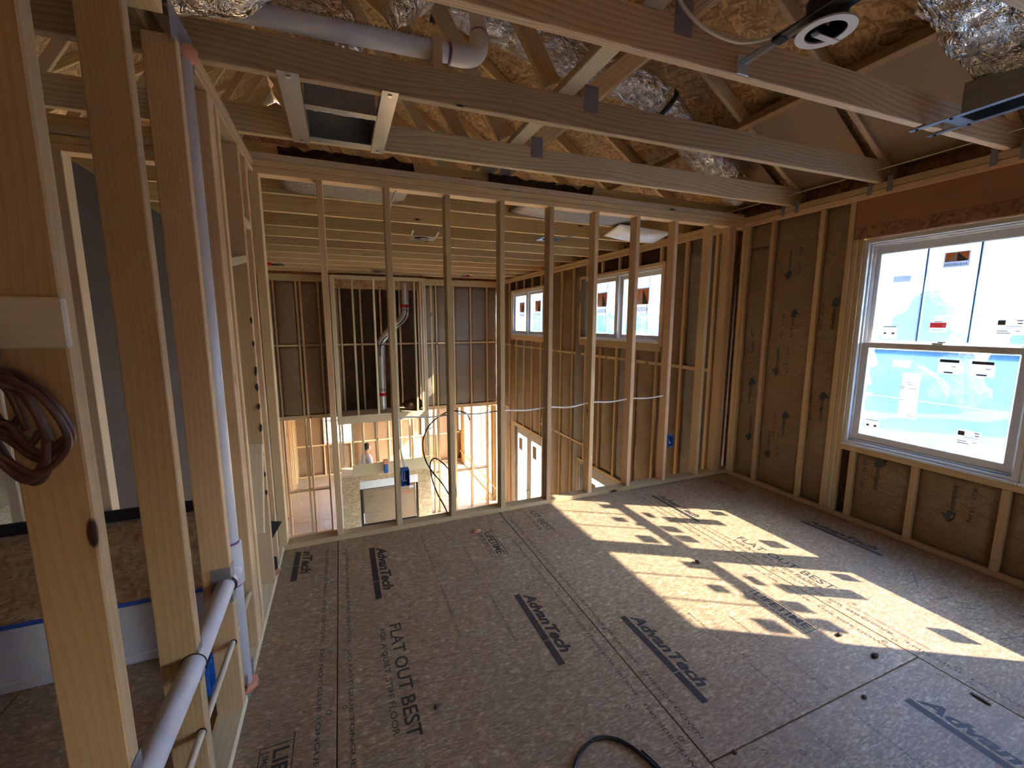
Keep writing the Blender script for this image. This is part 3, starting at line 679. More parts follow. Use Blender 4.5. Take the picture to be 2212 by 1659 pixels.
# loose insulation on the wall top, hanging scraps
for k, (x0_, x1_, lb) in enumerate(((-.3, .55, 'left of the metal duct box'), (1.1, 2.0, 'right of the brace board'))):
    bm = bmesh.new(); n = 30
    sweep(bm, [(x0_+(x1_-x0_)*i/n, YB+.16+.03*N.noise(V((i*.4, 0, k))), ZP+3*T+.05+.02*N.noise(V((i*.5, 3, k)))) for i in range(n+1)], .055, 12, lambda s, a, p: .03*N.noise(p*14)+.02*N.noise(p*30))
    tag(mesh_obj('loose_insulation', bm, 'fuzz', None, None, True), 'dark brown loose insulation on top of the stud wall, ' + lb, 'insulation', 'loose insulation on the wall top')

# ---- tall room beyond the back wall
fl = struct('floor_lower', (1, 8, ZF), 'lower storey subfloor seen through the stud wall')
for i in range(5):
    for j in range(5):
        x = -1.4+1.22*i; y = 3.14+2.44*j
        if x < 3.6: panel(fl, x, min(x+1.22, 3.74), y, min(y+2.44, 14.0), ZF)
wf = struct('wall_great_room_front', (1, 3.13, ZF), 'wall under the upper floor edge')
bb('sheathing_panel', wf, (-1.5, 3.7), (3.132, 3.144), (ZF, -.02), 'x', 'osb_pale', 0)
gl = struct('wall_great_room_left', (-1.4, 6, ZF), 'left framed wall of the tall room')
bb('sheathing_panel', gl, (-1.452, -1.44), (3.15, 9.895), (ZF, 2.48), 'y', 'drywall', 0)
for i in range(17):
    if not 5 < i < 9: bb('stud', gl, (-1.438-.10, -1.453), (3.2+.4064*i, 3.238+.4064*i), (0.0, ZP), 'z', 'pine_pale')
bb('door_header', gl, (-1.55, -1.453), (5.2, 6.9), (2.05, 2.09), 'y', 'pine_pale'); bb('top_plate', gl, (-1.55, -1.453), (3.15, 9.75), (ZP+.001, ZP+.08), 'y', 'pine_pale')
gr = struct('wall_great_room_right', (XR, 6.4, ZF), 'tall insulated outer wall with high windows and glazed doors')
Y0g, Y1g = YB+D4, 9.75
bb('top_plate', gr, (xa, xb), (Y0g+.001, Y1g), (ZP, ZP+.043), 'y', 'pine'); bb('top_plate', gr, (xa, xb), (Y0g+.001, Y1g), (ZP+.046, ZC-.001), 'y', 'pine')
bb('bottom_plate', gr, (xa, xb), (Y0g+.03, Y1g), (ZF, ZF+T), 'y', 'pine')
OPEN = [(4.10, 5.93, 1.265, 2.185), (7.29, 8.87, 1.25, 2.17), (4.10, 5.90, ZF, -.74), (7.20, 8.75, ZF, -.74)]
def free_spans(y, z0, z1, pad=.04):
    sp = [(z0, z1)]
    for (a, b, c, d) in OPEN:
        if a-.001 < y < b+.001:
            sp = [q for (p0, p1) in sp for q in ((p0, min(p1, c-pad)), (max(p0, d+pad), p1)) if q[1]-q[0] > .06]
    return sp
ys_ = [3.33+.4064*i for i in range(16)]
for y in ys_:
    for (za, zb) in free_spans(y, ZF+T, ZP): bb('stud', gr, (xa, xb), (y-T/2, y+T/2), (za, zb), 'z', 'pine')
for (a, b, c, d) in OPEN:
    for y in (a-.02, b+.02): bb('stud', gr, (xa-.001, xb), (y-T/2, y+T/2), (max(c, ZF+T), ZP) if c < 0 and False else (max(c-.04, ZF+T), d+.04), 'z', 'pine')
    bb('header', gr, (xa-.002, xb), (a-.02, b+.02), (d+.001, d+.04), 'y', 'pine')
    if c > 0: bb('window_sill', gr, (xa-.002, xb), (a-.02, b+.02), (c-.10, c-.001), 'y', 'pine')
bays = [YB+D4+.005]+ys_+[Y1g]; sd = 40
for a, b in zip(bays[:-1], bays[1:]):
    ym = (a+b)/2; sd += 1
    for (za, zb) in free_spans(ym, ZF+T, ZP):
        if za > 2.0: mat = 'fuzz'
        else: mat = 'kraft' if sd % 3 else 'kraft_grey'
        lo, hi = a+T/2+.001, b-T/2-.001
        if hi-lo < .05: continue
        batt('insulation_batt', gr, (XR+.028, hi, za), (0, -1, 0), UP, NX, hi-lo, zb-za, mat, 5, 26 if zb-za > 1 else 8, .02, sd)
for a, b in zip(ys_[:-1], ys_[1:]):
    for z in (1.02, -.45):
        if free_spans((a+b)/2, z-.03, z+.03): bb('fire_block', gr, (xa+.004, xb), (a+.02, b-.02), (z-T/2, z+T/2), 'y', 'pine')
for (ya, yb_, za, zb) in ((Y0g, 4.10, ZF, 2.5), (5.93, 7.29, ZF, 2.5), (8.87, 9.8, ZF, 2.5), (4.10, 5.93, 2.185, 2.5), (4.10, 5.93, -.74, 1.265), (7.29, 8.87, 2.17, 2.5), (7.29, 8.87, -.74, 1.25)):
    bb('sheathing', gr, (xb+.002, xb+.014), (ya, yb_), (za, zb), 'z', 'osb_dark', 0)
def casement_pair(idx, y0, y1, z0, z1, label):
    w = struct('window_%d' % idx, (XR, (y0+y1)/2, z0), label); ym = (y0+y1)/2
    fr = ring_frame('window_frame', w, 3.58, 3.70, y0+.002, y1-.002, z0+.002, z1-.002, .03); bb('mullion', fr, (3.58, 3.70), (ym-.035, ym+.035), (z0+.03, z1-.03), 'z', 'vinyl')
    for a, b in ((y0+.03, ym-.036), (ym+.036, y1-.03)):
        s = ring_frame('sash', w, 3.62, 3.67, a+.003, b-.003, z0+.033, z1-.033, .055)
        pane(s, 3.648, a+.05, b-.05, z0+.08, z1-.08); bb('pane_film', s, (3.6405, 3.6412), (a+.06, b-.06), (z0+.09, z1-.09), 'z', 'film', 0)
        for k in (1, 2):
            y = a+.05+(b-a-.1)*k/3; bb('muntin', s, (3.654, 3.662), (y-.007, y+.007), (z0+.08, z1-.08), 'z', 'vinyl')
        c = (a+b)/2-.02; logo(s, 3.639, c+.13, c-.13, z1-.55, z1-.22); sticker(s, 3.639, a+.17, a+.08, z0+.12, z0+.30)
    bb('interior_stool', fr, (3.552, 3.582), (y0, y1), (z0-.004, z0+.02), 'y', 'vinyl')
casement_pair(3, 4.105, 5.925, 1.27, 2.18, 'high pair of windows with blue film and brand stickers, nearer the viewer')
casement_pair(4, 7.295, 8.865, 1.255, 2.165, 'high pair of windows in the far corner of the tall room')
def french(idx, y0, y1, label):
    d = struct('door_%d' % idx, (XR, (y0+y1)/2, ZF), label); zt = -.745; ym = (y0+y1)/2
    ring_frame('door_frame', d, 3.565, 3.70, y0+.002, y1-.002, ZF+.01, zt, .045, 'taupe', (.045, .045, .02, .045))
    for a, b, hy in ((y0+.047, ym-.004, y0+.05), (ym+.004, y1-.047, y1-.05)):
        l = ring_frame('door_leaf', d, 3.60, 3.645, a, b, ZF+.035, zt-.048, .11, 'taupe', (.11, .11, .22, .14))
        pane(l, 3.622, a+.10, b-.10, ZF+.25, zt-.18); c = (a+b)/2
        bb('pane_film', l, (3.6145, 3.6152), (a+.11, b-.11), (ZF+.26, zt-.19), 'z', 'filmdim', 0)  # added film, dims the sun coming through the door glass
        for k in range(4): bb('hinge', l, (3.59, 3.60), (hy-.012, hy+.012), (ZF+.25+.62*k, ZF+.35+.62*k), 'z', 'black', 0)
        s = sticker(l, 3.613, c+.02, c+.20, zt-.55, zt-.28, 'card'); sticker(l, 3.613, c-.05, c+.02, zt-1.0, zt-.62, 'paper')
        bb('handle', l, (3.56, 3.60), (ym-.05 if a < ym-.1 else ym+.04, ym-.03 if a < ym-.1 else ym+.06), (ZF+1.0, ZF+1.03), 'x', 'galv')
    return d
french(1, 7.205, 8.745, 'glazed double door in the far part of the tall room wall'); french(2, 4.105, 5.895, 'glazed double door under the nearer high windows')

# ---- far wall, chimney chase
fw = struct('wall_great_room_far', (1, 9.75, ZF), 'far wall, insulated above and open framed below')
YF = 9.75
bb('top_plate', fw, (-1.44, XR), (YF, YF+D6), (ZP-.05, ZC-.002), 'x', 'pine'); bb('mid_beam', fw, (-1.44, XR), (YF, YF+D6), (-.50, -.42), 'x', 'pine'); bb('bottom_plate', fw, (-1.44, XR), (YF, YF+D6), (ZF, ZF+T), 'x', 'pine')
xs_ = [-1.19+.4064*i for i in range(12)]
for i, x in enumerate(xs_):
    bb('stud', fw, (x-T/2, x+T/2), (YF, YF+D6), (-.419, ZP-.051), 'z', 'pine')
    if not (0.0 < x < 1.7): bb('stud', fw, (x-T/2, x+T/2), (YF, YF+D6), (ZF+T, -.501), 'z', 'pine')
for x in (-.705, 1.95): bb('stud', fw, (x-T/2, x+T/2), (YF, YF+D6), (ZF+T, ZP-.051), 'z', 'pine')
for i, (a, b) in enumerate(zip([-1.43]+xs_, xs_+[XR])):
    lo, hi = a+T/2+.001, b-T/2-.001; ch = 0.0 < (a+b)/2 < 1.6
    if hi-lo < .06: continue
    for za, zb in ((-.418, 1.03), (1.07, ZP-.052)):
        batt('insulation_batt', fw, (lo, YF+.03, za), XX, UP, (0, -1, 0), hi-lo, zb-za, 'fuzz' if ch else ('kraft_grey' if a > -.3 else 'kraft'), 7, 18, .022, 80+i*2+(za > 0))
    bb('fire_block', fw, (lo, hi), (YF+.002, YF+D6), (1.031, 1.069), 'x', 'pine')
    if not ch and i % 3 != 0: bb('fire_block', fw, (lo, hi), (YF+.002, YF+D6), (-2.10, -2.062), 'x', 'pine')
bb('sheathing', fw, (-1.6, 3.72), (YF+D6+.001, YF+D6+.012), (-.45, 2.5), 'x', 'osb_dark', 0)
ch = thing('chimney_chase', 'framed chimney chase of pale studs with strand board round the fireplace opening', 'chimney chase', (.8, 9.2, ZF))
YC = 9.15; cx0, cx1 = -.13, 1.72
def cs_(x, z0, z1, mat='pine_pale', y=YC, name='stud'): return bb(name, ch, (x-T/2, x+T/2), (y, y+D4), (z0, z1), 'z', mat)
for x in (cx0+.019, cx0+.06, cx1-.11, cx1-.06, cx1-.019): cs_(x, -.38, 2.37)
for x in (.272, .675, 1.08, 1.485): cs_(x, -.38, 2.37)
bb('top_plate', ch, (cx0, cx1), (YC, YC+D4), (2.371, 2.44), 'x', 'pine_pale'); bb('top_strip', ch, (cx0, cx1), (YC+.3, YC+.32), (2.2, 2.44), 'x', 'osb', 0)
bb('chase_floor', ch, (cx0, cx1), (YC, YF-.002), (-.42, -.381), 'x', 'pine_pale'); bb('chase_floor_beam', ch, (cx0, cx1), (YC, YC+T), (-.55, -.421), 'x', 'pine_pale')
for y in (YC+.15, YC+.30, YC+.45):
    for x in (cx0+.019, cx1-.019): bb('side_stud', ch, (x-T/2, x+T/2), (y, y+T), (-.38, 2.37), 'z', 'pine_dark')
bb('side_panel', ch, (cx0-.014, cx0-.001), (YC, YF-.001), (-.55, 2.44), 'z', 'osb_dark', 0)
for x in (cx0+.02, cx0+.07, .13, .33, .62, 1.02, 1.30, cx1-.07, cx1-.02): cs_(x, -1.42, -.551)
bb('plywood_rail', ch, (.10, cx1), (YC-.012, YC+.0), (-1.68, -1.43), 'x', 'pine_pale'); bb('ledge', ch, (cx0, cx1), (YC, YF-.01), (-1.70, -1.66), 'x', 'pine_pale')
for x in (cx0+.02, .16, 1.46, cx1-.02): cs_(x, ZF, -1.701)
OP = (.215, 1.43, -2.88, -1.80)
for nm_, (a, b), (c, d) in (('surround_panel', (cx0, OP[0]), (ZF, -1.70)), ('surround_panel', (OP[1], cx1), (ZF, -1.70)), ('surround_panel', (OP[0], OP[1]), (OP[3], -1.70)), ('surround_panel', (OP[0], OP[1]), (ZF, OP[2]))):
    bb(nm_, ch, (a, b), (YC-.014, YC-.001), (c, d), 'z', 'osb_pale', 0)
fp = thing('fireplace_unit', 'boxed fireplace insert behind brown cardboard with a white top strip', 'fireplace', (.82, 9.2, -2.88))
bb('cardboard_front', fp, (OP[0]+.07, OP[1]-.06), (YC+.02, YC+.03), (OP[2]+.10, -2.00), 'x', 'card', 0)
bb('top_strip', fp, (OP[0]+.002, OP[1]-.002), (YC-.02, YC-.012), (-1.975, OP[3]-.002), 'x', 'white')
for a in ((OP[0]+.002, OP[0]+.05, OP[2]+.01, -1.985), (OP[1]-.045, OP[1]-.002, OP[2]+.01, -1.985), (OP[0]+.002, OP[1]-.002, OP[2]+.002, OP[2]+.075), (OP[0]+.05, OP[1]-.045, -1.998, -1.98)):
    bb('frame_bar', fp, (a[0], a[1]), (YC+.0, YC+.05), (a[2], a[3]), 'z', 'black')
bb('firebox', fp, (OP[0]+.06, OP[1]-.05), (YC+.06, YF-.05), (OP[2]+.05, -1.99), 'x', 'black')
for (s, x, z, L, h, b) in (('CAUTION', .35, -2.10, .12, .03, .01), ('FRAGILE', .35, -2.2, .16, .05, .01), ('THIS SIDE UP', .35, -2.30, .2, .03, 0), ('HANDLE WITH CARE', .36, -2.55, .26, .03, .01), ('INSTALLER: READ FIRST', .62, -2.06, .34, .035, .02), ('GLASS INSIDE', .36, -2.65, .24, .04, 0)):
    lettering('printed_lettering', fp, s, (x, YC+.0195, z), XX, UP, L, h, 'grey', b)
bb('label', fp, (1.24, 1.34), (YC+.017, YC+.019), (-2.10, -2.05), 'x', 'paper', 0); bb('label', fp, (1.18, 1.25), (YC+.017, YC+.019), (-2.22, -2.18), 'x', 'orange', 0)
for x in (OP[0]+.045, OP[1]-.05): bb('foam_corner', fp, (x, x+.03), (YC+.01, YC+.019), (OP[2]+.12, OP[2]+.35), 'z', 'paper')
fu = thing('flue_pipe', 'shiny metal flue pipe with two bends inside the chimney chase', 'flue pipe', (.77, 9.45, -.38))
tube('pipe', fu, [(.775, 9.45, -.378), (.785, 9.45, .3), (.80, 9.45, 1.02), (.84, 9.45, 1.17), (1.05, 9.45, 1.40), (1.26, 9.45, 1.60), (1.315, 9.45, 1.72), (1.325, 9.45, 2.0), (1.333, 9.45, 2.37)], .085, 'flue', 20)
for z, x in ((1.0, .80), (1.74, 1.317), (.05, .78)):
    tube('collar', fu, [(x, 9.45, z), (x+.002, 9.45, z+.06)], .09, 'galv', 20)
for x, z in ((1.32, 1.83), (.78, -.05)): tube('red_label', fu, [(x, 9.45, z), (x+.002, 9.45, z+.07)], .087, 'red', 20)
tube('black_tape', fu, [(.77, 9.36, .82), (.775, 9.36, 1.0), (.83, 9.36, 1.14), (.93, 9.36, 1.24)], .012, 'black', 6)
tube('black_tape', fu, [(1.13, 9.36, 1.44), (1.27, 9.36, 1.57), (1.345, 9.36, 1.72), (1.35, 9.36, 1.88)], .012, 'black', 6)
lump('loose_insulation', None, (1.42, 9.34, -.25), (.22, .16, .13), 'fuzz', 3, .4); tag(bpy.data.objects['loose_insulation.002'], 'pinkish brown insulation heap on the chase shelf', 'insulation')

# ---- sun room beyond the far wall
sr = struct('ceiling_sun_room', (1, 11.8, -.5), 'ceiling of the room beyond the far wall'); bb('ceiling_panel', sr, (-1.5, 3.7), (9.93, 14.0), (-.54, -.50), 'x', 'osb_pale', 0)
sf_ = struct('wall_sun_room_far', (1, 13.6, ZF), 'end wall of the room beyond with small windows')
SW = [(-.62, .22), (2.30, 2.80)]
for i in range(24):
    x = -1.38+.38*i
    if x < 3.5:
        sp = [(ZF, -.55)]
        if any(a-.02 < x < b+.02 for a, b in SW): sp = [(ZF, -2.15), (-1.10, -.55)]
        for a, b in sp: bb('stud', sf_, (x-T/2, x+T/2), (13.6, 13.74), (a, b), 'z', 'pine')
for z in (-1.12, -2.15, ZF): bb('rail', sf_, (-1.44, XR), (13.6, 13.74), (z, z+T), 'x', 'pine')
for a, b in ((-1.44, -.62), (.22, 2.30), (2.80, 3.56)): batt('insulation_batt', sf_, (a, 13.65, ZF+.04), XX, UP, (0, -1, 0), b-a, 2.5, 'kraft', 10, 14, .02, 140)
for a, b in SW: batt('insulation_batt', sf_, (a, 13.65, ZF+.04), XX, UP, (0, -1, 0), b-a, .9, 'kraft', 6, 8, .02, 143)
bb('sheathing', sf_, (-1.5, 3.7), (13.75, 13.762), (ZF, -2.1), 'x', 'osb_dark', 0); bb('sheathing', sf_, (-1.5, 3.7), (13.75, 13.762), (-1.1, -.5), 'x', 'osb_dark', 0)
for i, (a, b) in enumerate(SW):
    w = struct('window_%d' % (5+i), ((a+b)/2, 13.6, -2.1), 'small window in the end wall of the room beyond'); zz = (-2.11, -1.08)
    for xr in ((a, a+.05), (b-.05, b)): bb('window_frame', w, xr, (13.58, 13.7), zz, 'z', 'vinyl')
    for zr in ((zz[0], zz[0]+.05), (zz[1]-.05, zz[1]), (-1.42, -1.37)): bb('window_frame', w, (a+.051, b-.051), (13.58, 13.7), zr, 'x', 'vinyl')
    bb('pane', w, (a+.05, b-.05), (13.64, 13.644), (zz[0]+.05, zz[1]-.05), 'x', 'haze', 0); bb('sticker', w, (a+.25, a+.33), (13.636, 13.639), (-1.98, -1.88), 'x', 'grey', 0)
sw = struct('wall_sun_room_right', (XR, 11.8, ZF), 'window wall of the room beyond')
SRW = [(10.35, 11.15), (11.25, 12.05), (12.15, 12.95)]
for y in (9.93, 10.12, 10.31, 11.20, 12.10, 13.0, 13.2, 13.4): bb('stud', sw, (xa, xb), (y-T/2, y+T/2), (ZF, -.55), 'z', 'pine')
for z in (ZF, -2.80, -.62): bb('rail', sw, (xa, xb), (9.9, 13.6), (z, z+T), 'y', 'pine')
for i in range(9): bb('cripple_stud', sw, (xa, xb), (10.3+.3*i, 10.338+.3*i), (ZF+T, -2.801), 'z', 'pine')
for i, (a, b) in enumerate(SRW):
    w = struct('window_%d' % (7+i), (XR, (a+b)/2, -2.7), 'tall window in the bright room beyond, number %s from the tall room' % names[i])
    ring_frame('window_frame', w, 3.58, 3.68, a+.02, b-.02, -2.76, -.66, .05); bb('meeting_rail', w, (3.60, 3.66), (a+.07, b-.07), (-1.74, -1.69), 'y', 'vinyl')
    bb('pane_film', w, (3.640, 3.6407), (a+.07, b-.07), (-2.71, -.71), 'z', 'filmdim', 0)  # film added here to hold the sun down
for ya, yb_ in ((9.9, 10.33), (12.97, 13.75)): bb('sheathing', sw, (xb+.001, xb+.013), (ya, yb_), (ZF, -.5), 'z', 'osb_dark', 0)
sl = struct('wall_sun_room_left', (-1.44, 11.8, ZF), 'left wall of the room beyond')
bb('sheathing', sl, (-1.47, -1.455), (9.93, 13.75), (ZF, -.5), 'y', 'osb_pale', 0)
for i in range(10): bb('stud', sl, (-1.453, -1.35), (10.0+.4*i, 10.038+.4*i), (ZF, -.55), 'z', 'pine')

# ---- rooms left of the partition
bw = struct('wall_bath_left', (-2.3, 1, 0), 'outer wall beyond the bath, coloured dark as shade'); bb('sheathing', bw, (-2.35, -2.337), (-3.6, 3.0), (0, ZC), 'y', 'drywall', 0)
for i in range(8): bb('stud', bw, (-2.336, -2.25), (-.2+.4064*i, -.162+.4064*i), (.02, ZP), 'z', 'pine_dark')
hf = struct('floor_hall', (-2.5, 5, 0), 'dark subfloor of the hall beyond the bath')
for i in range(2): panel(hf, -3.9+1.22*i, -2.68+1.22*i, 3.14, 5.6, 0); panel(hf, -3.9+1.22*i, -2.68+1.22*i, 5.6, 8.04, 0)
hw = struct('wall_hall', (-3, 7.9, 0), 'walls closing the hall, coloured dark as shade'); bb('sheathing', hw, (-3.95, -1.46), (8.0, 8.012), (0, 2.5), 'x', 'drywall', 0); bb('sheathing', hw, (-3.95, -3.938), (3.13, 8.0), (0, 2.5), 'y', 'drywall', 0)
for i in range(6): bb('stud', hw, (-3.9+.42*i, -3.862+.42*i), (7.9, 7.99), (.02, ZP), 'z', 'pine_pale')
bb('stair_guard', hw, (-2.35, -1.75), (4.25, 4.29), (0, .42), 'x', 'osb_pale', 0)
# ---- wall behind the viewer: unseen, with an opening added for fill light
wfr = struct('wall_front', (1, -3.6, 0), 'wall behind the viewer with an added opening for fill light')
for xr, zr in (((-2.35, -1.9), (0, ZC)), ((-.3, .6), (0, ZC)), ((2.6, 3.7), (0, ZC)), ((-1.9, -.3), (0, ZC)), ((.6, 1.5), (0, ZC)), ((1.9, 2.6), (0, ZC)), ((1.5, 1.9), (0, .8)), ((1.5, 1.9), (1.35, ZC))):
    bb('sheathing', wfr, xr, (-3.62, -3.60), zr, 'z', 'osb_pale', 0)

# ================================================================ objects
def crumple(amp, rib=0.0):
    def f(s, a, p):
        d = amp*(N.noise(p*9)+.6*N.noise(p*22))
        if rib: d += rib*math.sin(s*2*math.pi/.045)*.5
        return d
    return f
def flex(name, label, pts, r, n=30, amp=.014, rib=.004, mat='foil', sm=26, bands=()):
    t = thing(name, label, 'flexible duct', pts[0])
    path = smooth_path(pts, sm)
    o0 = path[0]; bm = bmesh.new(); sweep(bm, [p-o0 for p in path], r, n, crumple(amp, rib)); mesh_obj('foil_jacket', bm, mat, t, M.Translation(o0), True)
    for k in bands:
        i = int(k*(len(path)-2)); d = (path[i+1]-path[i]).normalized()*.016
        tube('strap_band', t, [path[i]-d, path[i]+d], (r(k) if callable(r) else r)+amp*.8, 'black', 28, raw=True)
    return t
flex('flex_duct', 'silver foil duct running down the roof slope with a black strap', [(.62, 2.90, 3.52), (1.15, 2.88, 3.44), (1.47, 2.88, 3.36), (1.93, 2.86, 3.30), (2.28, 2.84, 3.21), (2.61, 2.83, 2.99), (2.90, 2.82, 2.81), (3.15, 2.84, 2.68), (3.3, 2.88, 2.62)], lambda k: .125-.02*max(0, k-.8)*5, bands=(.02, .545), mat='foil', sm=16)
flex('flex_duct', 'large crinkled foil duct overhead beside the window corner', [(1.65, .95, 3.24), (2.1, 1.02, 3.05), (2.5, 1.07, 2.91), (2.8, 1.06, 2.80), (3.05, 1.02, 2.74), (3.3, .96, 2.73)], .20, 36, .026, .006)
flex('flex_duct', 'fat foil duct bulging over the top of the left partition', [(-1.3, 1.60, 2.86), (-.85, 1.66, 2.74), (-.52, 1.74, 2.655), (-.36, 1.77, 2.66), (-.22, 1.72, 2.75), (-.1, 1.58, 2.98)], .160, 34, .02, .003, 'foil_dull')
flex('flex_duct', 'dull foil duct dropping to the metal duct box', [(.06, 2.46, 2.66), (.06, 2.44, 2.76), (.03, 2.42, 2.88), (-.08, 2.42, 3.05), (-.3, 2.42, 3.25)], .15, 32, .02, .003, 'foil_dull')
flex('flex_duct', 'short foil duct high behind the white pipe elbow', [(.30, 2.42, 3.08), (.44, 2.42, 3.18), (.53, 2.44, 3.42)], .10, 28, .012, .003)

# white plastic drain pipe resting on the trusses
pp = thing('drain_pipe', 'white plastic pipe lying on the truss chords with an elbow turning up', 'pipe', (-.9, 2.16, 2.75))
tube('pipe_run', pp, [(-1.6, 2.16, 2.71), (.56, 2.13, 2.758)], .041, 'pvc', 24, raw=True)
el = tube('elbow', pp, [(.545, 2.13, 2.757), (.60, 2.131, 2.758), (.645, 2.133, 2.768), (.678, 2.137, 2.795), (.692, 2.145, 2.835), (.697, 2.155, 2.875)], .046, 'pvc', 24, 6)
tube('primer_ring', pp, [(.536, 2.13, 2.757), (.546, 2.13, 2.757)], .0435, 'primer', 24, raw=True); tube('primer_ring', pp, [(.697, 2.155, 2.874), (.698, 2.158, 2.884)], .0435, 'primer', 24, raw=True)
tube('riser', pp, [(.697, 2.155, 2.87), (.74, 2.50, 3.9)], .040, 'pvc', 24, raw=True)
lettering('printed_lettering', pp, 'APEX  PVC  SCHEDULE 40  CELLULAR CORE  DWV', (-.25, 2.089, 2.752), (1, -.014, .022), (0, .1, 1), .70, .012, 'inkblue')
tb = bb('pipe_block', None, (.455, .50), (2.085, 2.20), (2.63, 2.80), 'z', 'pine_pale'); tag(tb, 'rough grey wood block propping the white overhead pipe', 'wood block')

# duct box hung between two trusses
bx = thing('duct_box', 'galvanised duct boot hung between trusses by two metal rails', 'duct box', (.06, 2.35, 2.48))
for xx in ((-.175, -.095), (.218, .286)):
    h = bb('hanger_rail', bx, xx, (1.99, 2.70), (2.474, 2.4765), 'y', 'galv', 0)
    bb('rail_lip', h, (xx[1]-.002, xx[1]) if xx[0] < 0 else (xx[0], xx[0]+.002), (2.07, 2.68), (2.477, 2.52), 'y', 'galv', 0)
    for y in (2.02, 2.66): bb('screw', h, ((xx[0]+xx[1])/2-.008, (xx[0]+xx[1])/2+.008), (y-.008, y+.008), (2.468, 2.474), 'z', 'flue')
box_open('boot', bx, (-.093, .216), (2.29, 2.60), (2.478, 2.66), 'galv')
bb('boot_flange', bx, (-.093, .216), (2.24, 2.289), (2.477, 2.479), 'x', 'galv', 0); bb('boot_flange', bx, (-.093, .216), (2.601, 2.66), (2.477, 2.479), 'x', 'galv', 0)
tube('mastic_bead', bx, [(-.06, 2.286, 2.48), (.0, 2.284, 2.482), (.08, 2.286, 2.48), (.2, 2.286, 2.482)], .006, 'white', 6, disp=lambda s, a, p: .004*N.noise(p*60))
bx2 = thing('duct_box', 'bluish metal duct boot with slotted rails under the large foil duct', 'duct box', (2.82, 1.0, 2.48))
for xx in ((2.735, 2.765), (2.895, 2.925)):
    h = bb('hanger_rail', bx2, xx, (.70, 1.40), (2.476, 2.479), 'y', 'galv', 0)
    for y in (1.37, 1.24): bb('screw', h, ((xx[0]+xx[1])/2-.005, (xx[0]+xx[1])/2+.005), (y-.005, y+.005), (2.470, 2.476), 'z', 'black')
box_open('boot', bx2, (2.767, 2.893), (.72, 1.215), (2.477, 2.62), 'galv'); bb('boot_flange', bx2, (2.766, 2.894), (1.217, 1.27), (2.476, 2.478), 'x', 'galv', 0)

# recessed light with bar hanger and its cable
rl = thing('recessed_light', 'round recessed light housing with white ring on a bar hanger', 'recessed light', (1.57, 1.08, 2.49))
def disc_ring(name, par, c, r0, r1, z0, z1, mat, n=40):
    bm = bmesh.new(); R = []
    for r, z in ((r1, z0), (r1, z1), (r0, z1), (r0, z0)): R.append([bm.verts.new((math.cos(2*math.pi*i/n)*r, math.sin(2*math.pi*i/n)*r, z)) for i in range(n)])
    for k in range(4):
        for i in range(n): bm.faces.new((R[k][i], R[k][(i+1) % n], R[(k+1) % 4][(i+1) % n], R[(k+1) % 4][i]))
    bmesh.ops.recalc_face_normals(bm, faces=bm.faces[:]); return mesh_obj(name, bm, mat, par, M.Translation(c))
disc_ring('trim_ring', rl, (1.575, 1.078, 2.484), .060, .088, 0, .006, 'white'); disc_ring('housing_wall', rl, (1.575, 1.078, 2.490), .060, .062, 0, .09, 'black')
tube('housing_top', rl, [(1.575, 1.078, 2.578), (1.575, 1.078, 2.583)], .064, 'black', 32, raw=True)
bb('mounting_tab', rl, (1.55, 1.66), (1.085, 1.105), (2.480, 2.483), 'x', 'white', 0); bb('mounting_tab', rl, (1.535, 1.555), (1.08, 1.10), (2.478, 2.484), 'x', 'flue', 0)
for i in range(3): tube('lead_wire', rl, [(1.57+.01*i, 1.05, 2.575), (1.60-.02*i, 1.06, 2.53), (1.56+.02*i, 1.09, 2.52), (1.58, 1.10, 2.57)], .003, ['white', 'black', 'copper'][i], 6)
for dx, mt in ((-.012, 'galv'), (.012, 'flue')): bb('bar_hanger', rl, (1.515+dx-.010, 1.515+dx+.010), (.835, 1.352), (2.515, 2.519), 'y', mt, 0)
bb('bar_foot', rl, (1.488, 1.55), (1.350, 1.356), (2.476, 2.545), 'z', 'flue', .002); bb('bar_clip', rl, (1.49, 1.535), (1.18, 1.215), (2.508, 2.526), 'y', 'black')
for x in (1.50, 1.53): bb('wing_plate', rl, (x-.01, x+.05), (.96, 1.18), (2.520, 2.5225), 'y', 'black', 0)
cb = tube('light_cable', None, [(1.17, 1.352, 2.75), (1.18, 1.346, 2.66), (1.25, 1.338, 2.60), (1.34, 1.325, 2.565), (1.43, 1.29, 2.54), (1.49, 1.22, 2.530), (1.51, 1.14, 2.530)], .0065, 'cable', 8); tag(cb, 'white cable looping along a truss to the recessed light', 'cable')

# ---- plumbing inside the left partition
XP = XL-.018
vp = thing('vent_pipe', 'white plastic vent pipe standing in the left partition with a purple-ringed tee', 'pipe', (XP, 1.845, 0))
tube('stack', vp, [(XP, 1.845, .02), (XP, 1.845, 2.40)], .030, 'pvc', 20, raw=True); tube('tee', vp, [(XP, 1.845, .50), (XP, 1.845, .665)], .038, 'pvc', 20, raw=True)
tube('tee_branch', vp, [(XP, 1.845, .555), (XP-.004, 1.785, .552)], .037, 'pvc', 20, raw=True)
for z in (.497, .668): tube('primer_ring', vp, [(XP, 1.845, z-.006), (XP, 1.845, z+.006)], .0325, 'primer', 20, raw=True)
lump('fire_caulk', vp, (XP, 1.845, 2.40), (.05, .05, .03), 'copper', 2, .4); lump('fire_caulk', vp, (XP+.005, 1.84, .045), (.048, .055, .02), 'copper', 4, .4)
dp = thing('waste_pipe', 'white plastic waste pipe sloping through bored studs', 'pipe', (XL-.02, 1.3, .55))
